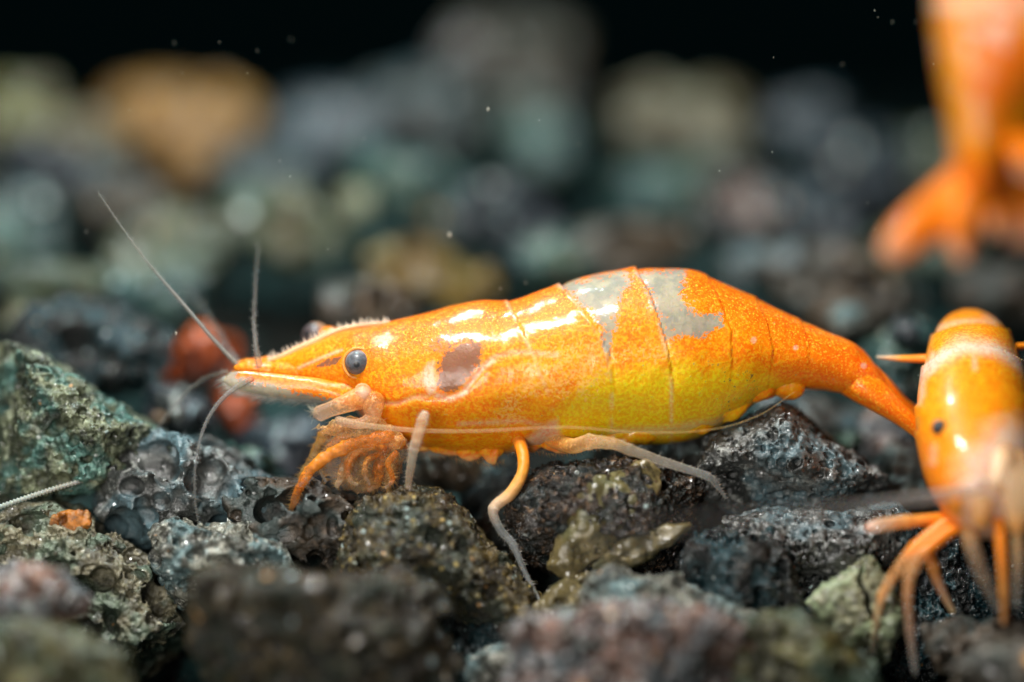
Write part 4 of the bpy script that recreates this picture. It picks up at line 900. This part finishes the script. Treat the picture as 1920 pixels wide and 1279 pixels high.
limb(FR, 'mouthpart', [(1878, 830, -.48), (1876, 870, -.56), (1872, 905, -.60), (1868, 930, -.60)], [26, 30, 24, 10], [PINK, (.95, .6, .34, .9), (.95, .66, .42, .9), PINK], n=40, sides=16)
limb(FR, 'mouthpart', [(1820, 900, -.55), (1800, 935, -.56), (1798, 965, -.55)], [18, 20, 10], [OR, OR, ORL], n=30, sides=12)
for k, (p, r, c) in enumerate([
 ([(1815, 965, -.38), (1770, 985, -.40), (1715, 1030, -.42), (1688, 1062, -.42), (1655, 1115, -.40), (1640, 1190, -.34), (1636, 1240, -.30)], [17, 16, 14, 13, 9, 7, 4], [OR, OR, OR, PINK, (.9, .4, .12, .85), (.75, .62, .4, .6), GHOST]),
 ([(1800, 985, -.44), (1745, 1025, -.48), (1712, 1062, -.50), (1702, 1110, -.50), (1706, 1180, -.48), (1716, 1265, -.46)], [14, 13, 13, 10, 8, 5], [OR, OR, PINK, (.9, .45, .2, .8), (.8, .5, .35, .6), GHOST]),
 ([(1775, 990, -.36), (1745, 1020, -.36), (1750, 1065, -.36), (1765, 1105, -.34), (1788, 1150, -.32)], [12, 12, 12, 10, 5], [OR, OR, (.9, .36, .08, .9), (.9, .5, .3, .8), (.9, .65, .35, .8)]),
 ([(1815, 980, -.50), (1825, 1030, -.54), (1845, 1085, -.52), (1872, 1145, -.46)], [18, 17, 14, 8], [ORL, (.75, .5, .3, .65), (.6, .42, .28, .6), GHOST]),
 ([(1872, 970, -.58), (1878, 1040, -.62), (1882, 1110, -.60), (1882, 1172, -.55)], [13, 10, 9, 5], [OR, OR, (.9, .4, .1, .85), (.85, .4, .15, .8)]),
 ([(1908, 960, -.60), (1908, 1050, -.64), (1906, 1140, -.60)], [14, 10, 6], [(.93, .5, .15, .8), (.85, .55, .3, .6), GHOST]),
 ([(1815, 962, -.30), (1760, 972, -.34), (1700, 978, -.36), (1650, 985, -.38), (1622, 993, -.38)], [12, 12, 13, 15, 11], [OR, OR, (.9, .42, .1, .85), (.9, .6, .4, .8), (.88, .55, .45, .9)])]):
    limb(FR, 'leg', p, [x * .88 for x in r], c, n=70, sides=12, joints=[2, 4], fuzz=.05)
limb(FR, 'antenna', [(1850, 905, -.62), (1780, 926, -.66), (1700, 938, -.74), (1600, 950, -.90), (1480, 962, -1.15), (1340, 975, -1.5), (1180, 1005, -2.0), (1080, 1060, -2.3)],
     [12, 11, 10, 8, 6.5, 5.5, 5, 4], [(.85, .62, .5, .7), (.65, .55, .5, .6), (.5, .48, .46, .6), (.45, .44, .43, .55), (.4, .4, .4, .5), (.36, .36, .36, .45), (.34, .34, .34, .4), FAINT], n=120, sides=8)
limb(FR, 'swimming_leg', [(1800, 668, .2), (1740, 672, .22), (1690, 672, .22), (1642, 669, .22)], [10, 8, 6, 2], [OR, OR, (.93, .4, .06, 1), (.8, .75, .6, .8)], n=40, sides=8)
limb(FR, 'swimming_leg', [(1880, 662, .2), (1912, 650, .22), (1970, 648, .22)], [10, 7, 3], [OR, OR, ORL], n=40, sides=8)

# ------------------------------------------------------------------ shrimp hanging at the top right, far out of focus
TR = thing('shrimp', 'strongly blurred orange shrimp with a spread tail at the top right corner', 'shrimp', tuple(P(1830, 480, 2.3)))
rows = [(1930, -420, 2330, -330, .40, 2.3), (1800, -300, 2250, -120, .50, 2.3), (1752, -170, 2130, 60, .52, 2.3), (1745, -40, 2030, 170, .50, 2.3), (1752, 70, 1950, 240, .42, 2.3), (1765, 160, 1915, 290, .34, 2.3), (1778, 230, 1900, 310, .30, 2.3),
        (1786, 300, 1895, 330, .26, 2.3), (1790, 350, 1892, 365, .2, 2.3), (1805, 395, 1880, 398, .10, 2.3)]
v, f, px, py, n, uu, vv = loft(rows, 160, 90)
z = np.zeros(len(v)); rn = fbm(v * 4, 3, 79)
pb = np.maximum.reduce([.9 * np.exp(-((py - 8) / 16) ** 2), .8 * np.exp(-(line_dist(px, py, [(1805, 50), (1840, 62), (1880, 85)]) / 12) ** 2), .55 * np.exp(-(line_dist(px, py, [(1820, 120), (1850, 135)]) / 12) ** 2), .6 * np.exp(-(line_dist(px, py, [(1830, 180), (1832, 250)]) / 13) ** 2)])
mesh_obj('body', v, f, BODY, TR, {'pigment': np.stack([z, .9 * sm(1880, 1920, px) * sm(100, 180, py), z, z + 1], 1), 'pattern': np.stack([np.clip(.6 + 1.6 * rn, 0, 1), z, np.clip(pb + .9 * sm(.25, .6, fbm(v * 6, 2, 5)), 0, 1), z + 1], 1)})
EDGE = (.80, .68, .48, .7)
for nm, r_, cl in [('tail_flap', [(1800, 300, 1830, 400, .09, 2.3), (1745, 350, 1790, 430, .07, 2.25), (1690, 400, 1730, 470, .05, 2.2), (1655, 445, 1690, 492, .03, 2.2), (1650, 470, 1662, 488, .01, 2.2)], (OR, OR, (.93, .3, .06, 1), (.92, .4, .12, 1), EDGE)),
                   ('telson', [(1780, 350, 1850, 350, .09, 2.2), (1772, 410, 1838, 410, .06, 2.15), (1776, 455, 1826, 455, .04, 2.15), (1790, 492, 1812, 494, .02, 2.15)], (OR, OR, (.93, .45, .1, 1), EDGE)),
                   ('tail_flap', [(1840, 340, 1900, 340, .09, 2.25), (1835, 380, 1890, 385, .06, 2.25), (1842, 410, 1885, 415, .04, 2.2), (1855, 440, 1875, 442, .02, 2.2)], (OR, (.95, .4, .04, 1), (.93, .55, .15, 1), EDGE)),
                   ('tail_flap', [(1870, 300, 1930, 290, .09, 2.35), (1872, 370, 1950, 360, .07, 2.35), (1880, 420, 1960, 410, .05, 2.35), (1895, 460, 1940, 455, .02, 2.35)], (OR, (.93, .2, .03, 1), OR, EDGE)),
                   ('swimmeret', [(1880, 250, 1960, 250, .08, 2.1), (1890, 290, 1970, 300, .08, 2.0), (1905, 330, 1960, 345, .03, 2.0)], (PINK, (.93, .35, .2, .9), ORL))]:
    blade(TR, nm, r_, cols=cl, edge=.45)

# stray feeler of a shrimp outside the picture
o = limb(None, 'stray_feeler', [(-60, 972, -.05), (60, 930, .02), (150, 903, .10), (230, 888, .16), (300, 895, .2)], [5, 5, 4, 3, 1.5], [(.35, .42, .38, .9), (.45, .5, .45, .9), (.5, .5, .45, .8), (.5, .5, .5, .6), FAINT], n=260, sides=6, ring=.25, ringpx=7)
tag(o, 'thin grey ringed feeler reaching in from the left edge below the green stone', 'feeler')

# drifting specks
rs = np.random.RandomState(9); pts = [(843, 440, .3, 4), (915, 205, .2, 3), (640, 880, -.2, 2), (1640, 20, .1, 1.2), (1448, 285, .1, 1.5), (330, 625, .1, 3)] + [(rs.uniform(100, 1800), rs.uniform(20, 560), rs.uniform(-.1, .5), rs.uniform(.6, 1.3)) for _ in range(40)]
n_, f_ = ico(1); pv = []; pf = []
for i, (x, y, d, r) in enumerate(pts): pv.append(P(x, y, d) + n_ * r / 500 * np.array([.6, 1, 1.2])); pf.append(f_ + i * len(n_))
ms = M('drifting_speck'); ms.set(Base_Color=(.6, .6, .5), Roughness=.5)
o = mesh_obj('floating_particles', np.vstack(pv), np.vstack(pf), ms.m, kind='stuff'); o['label'] = 'tiny pale specks drifting in the dark water'
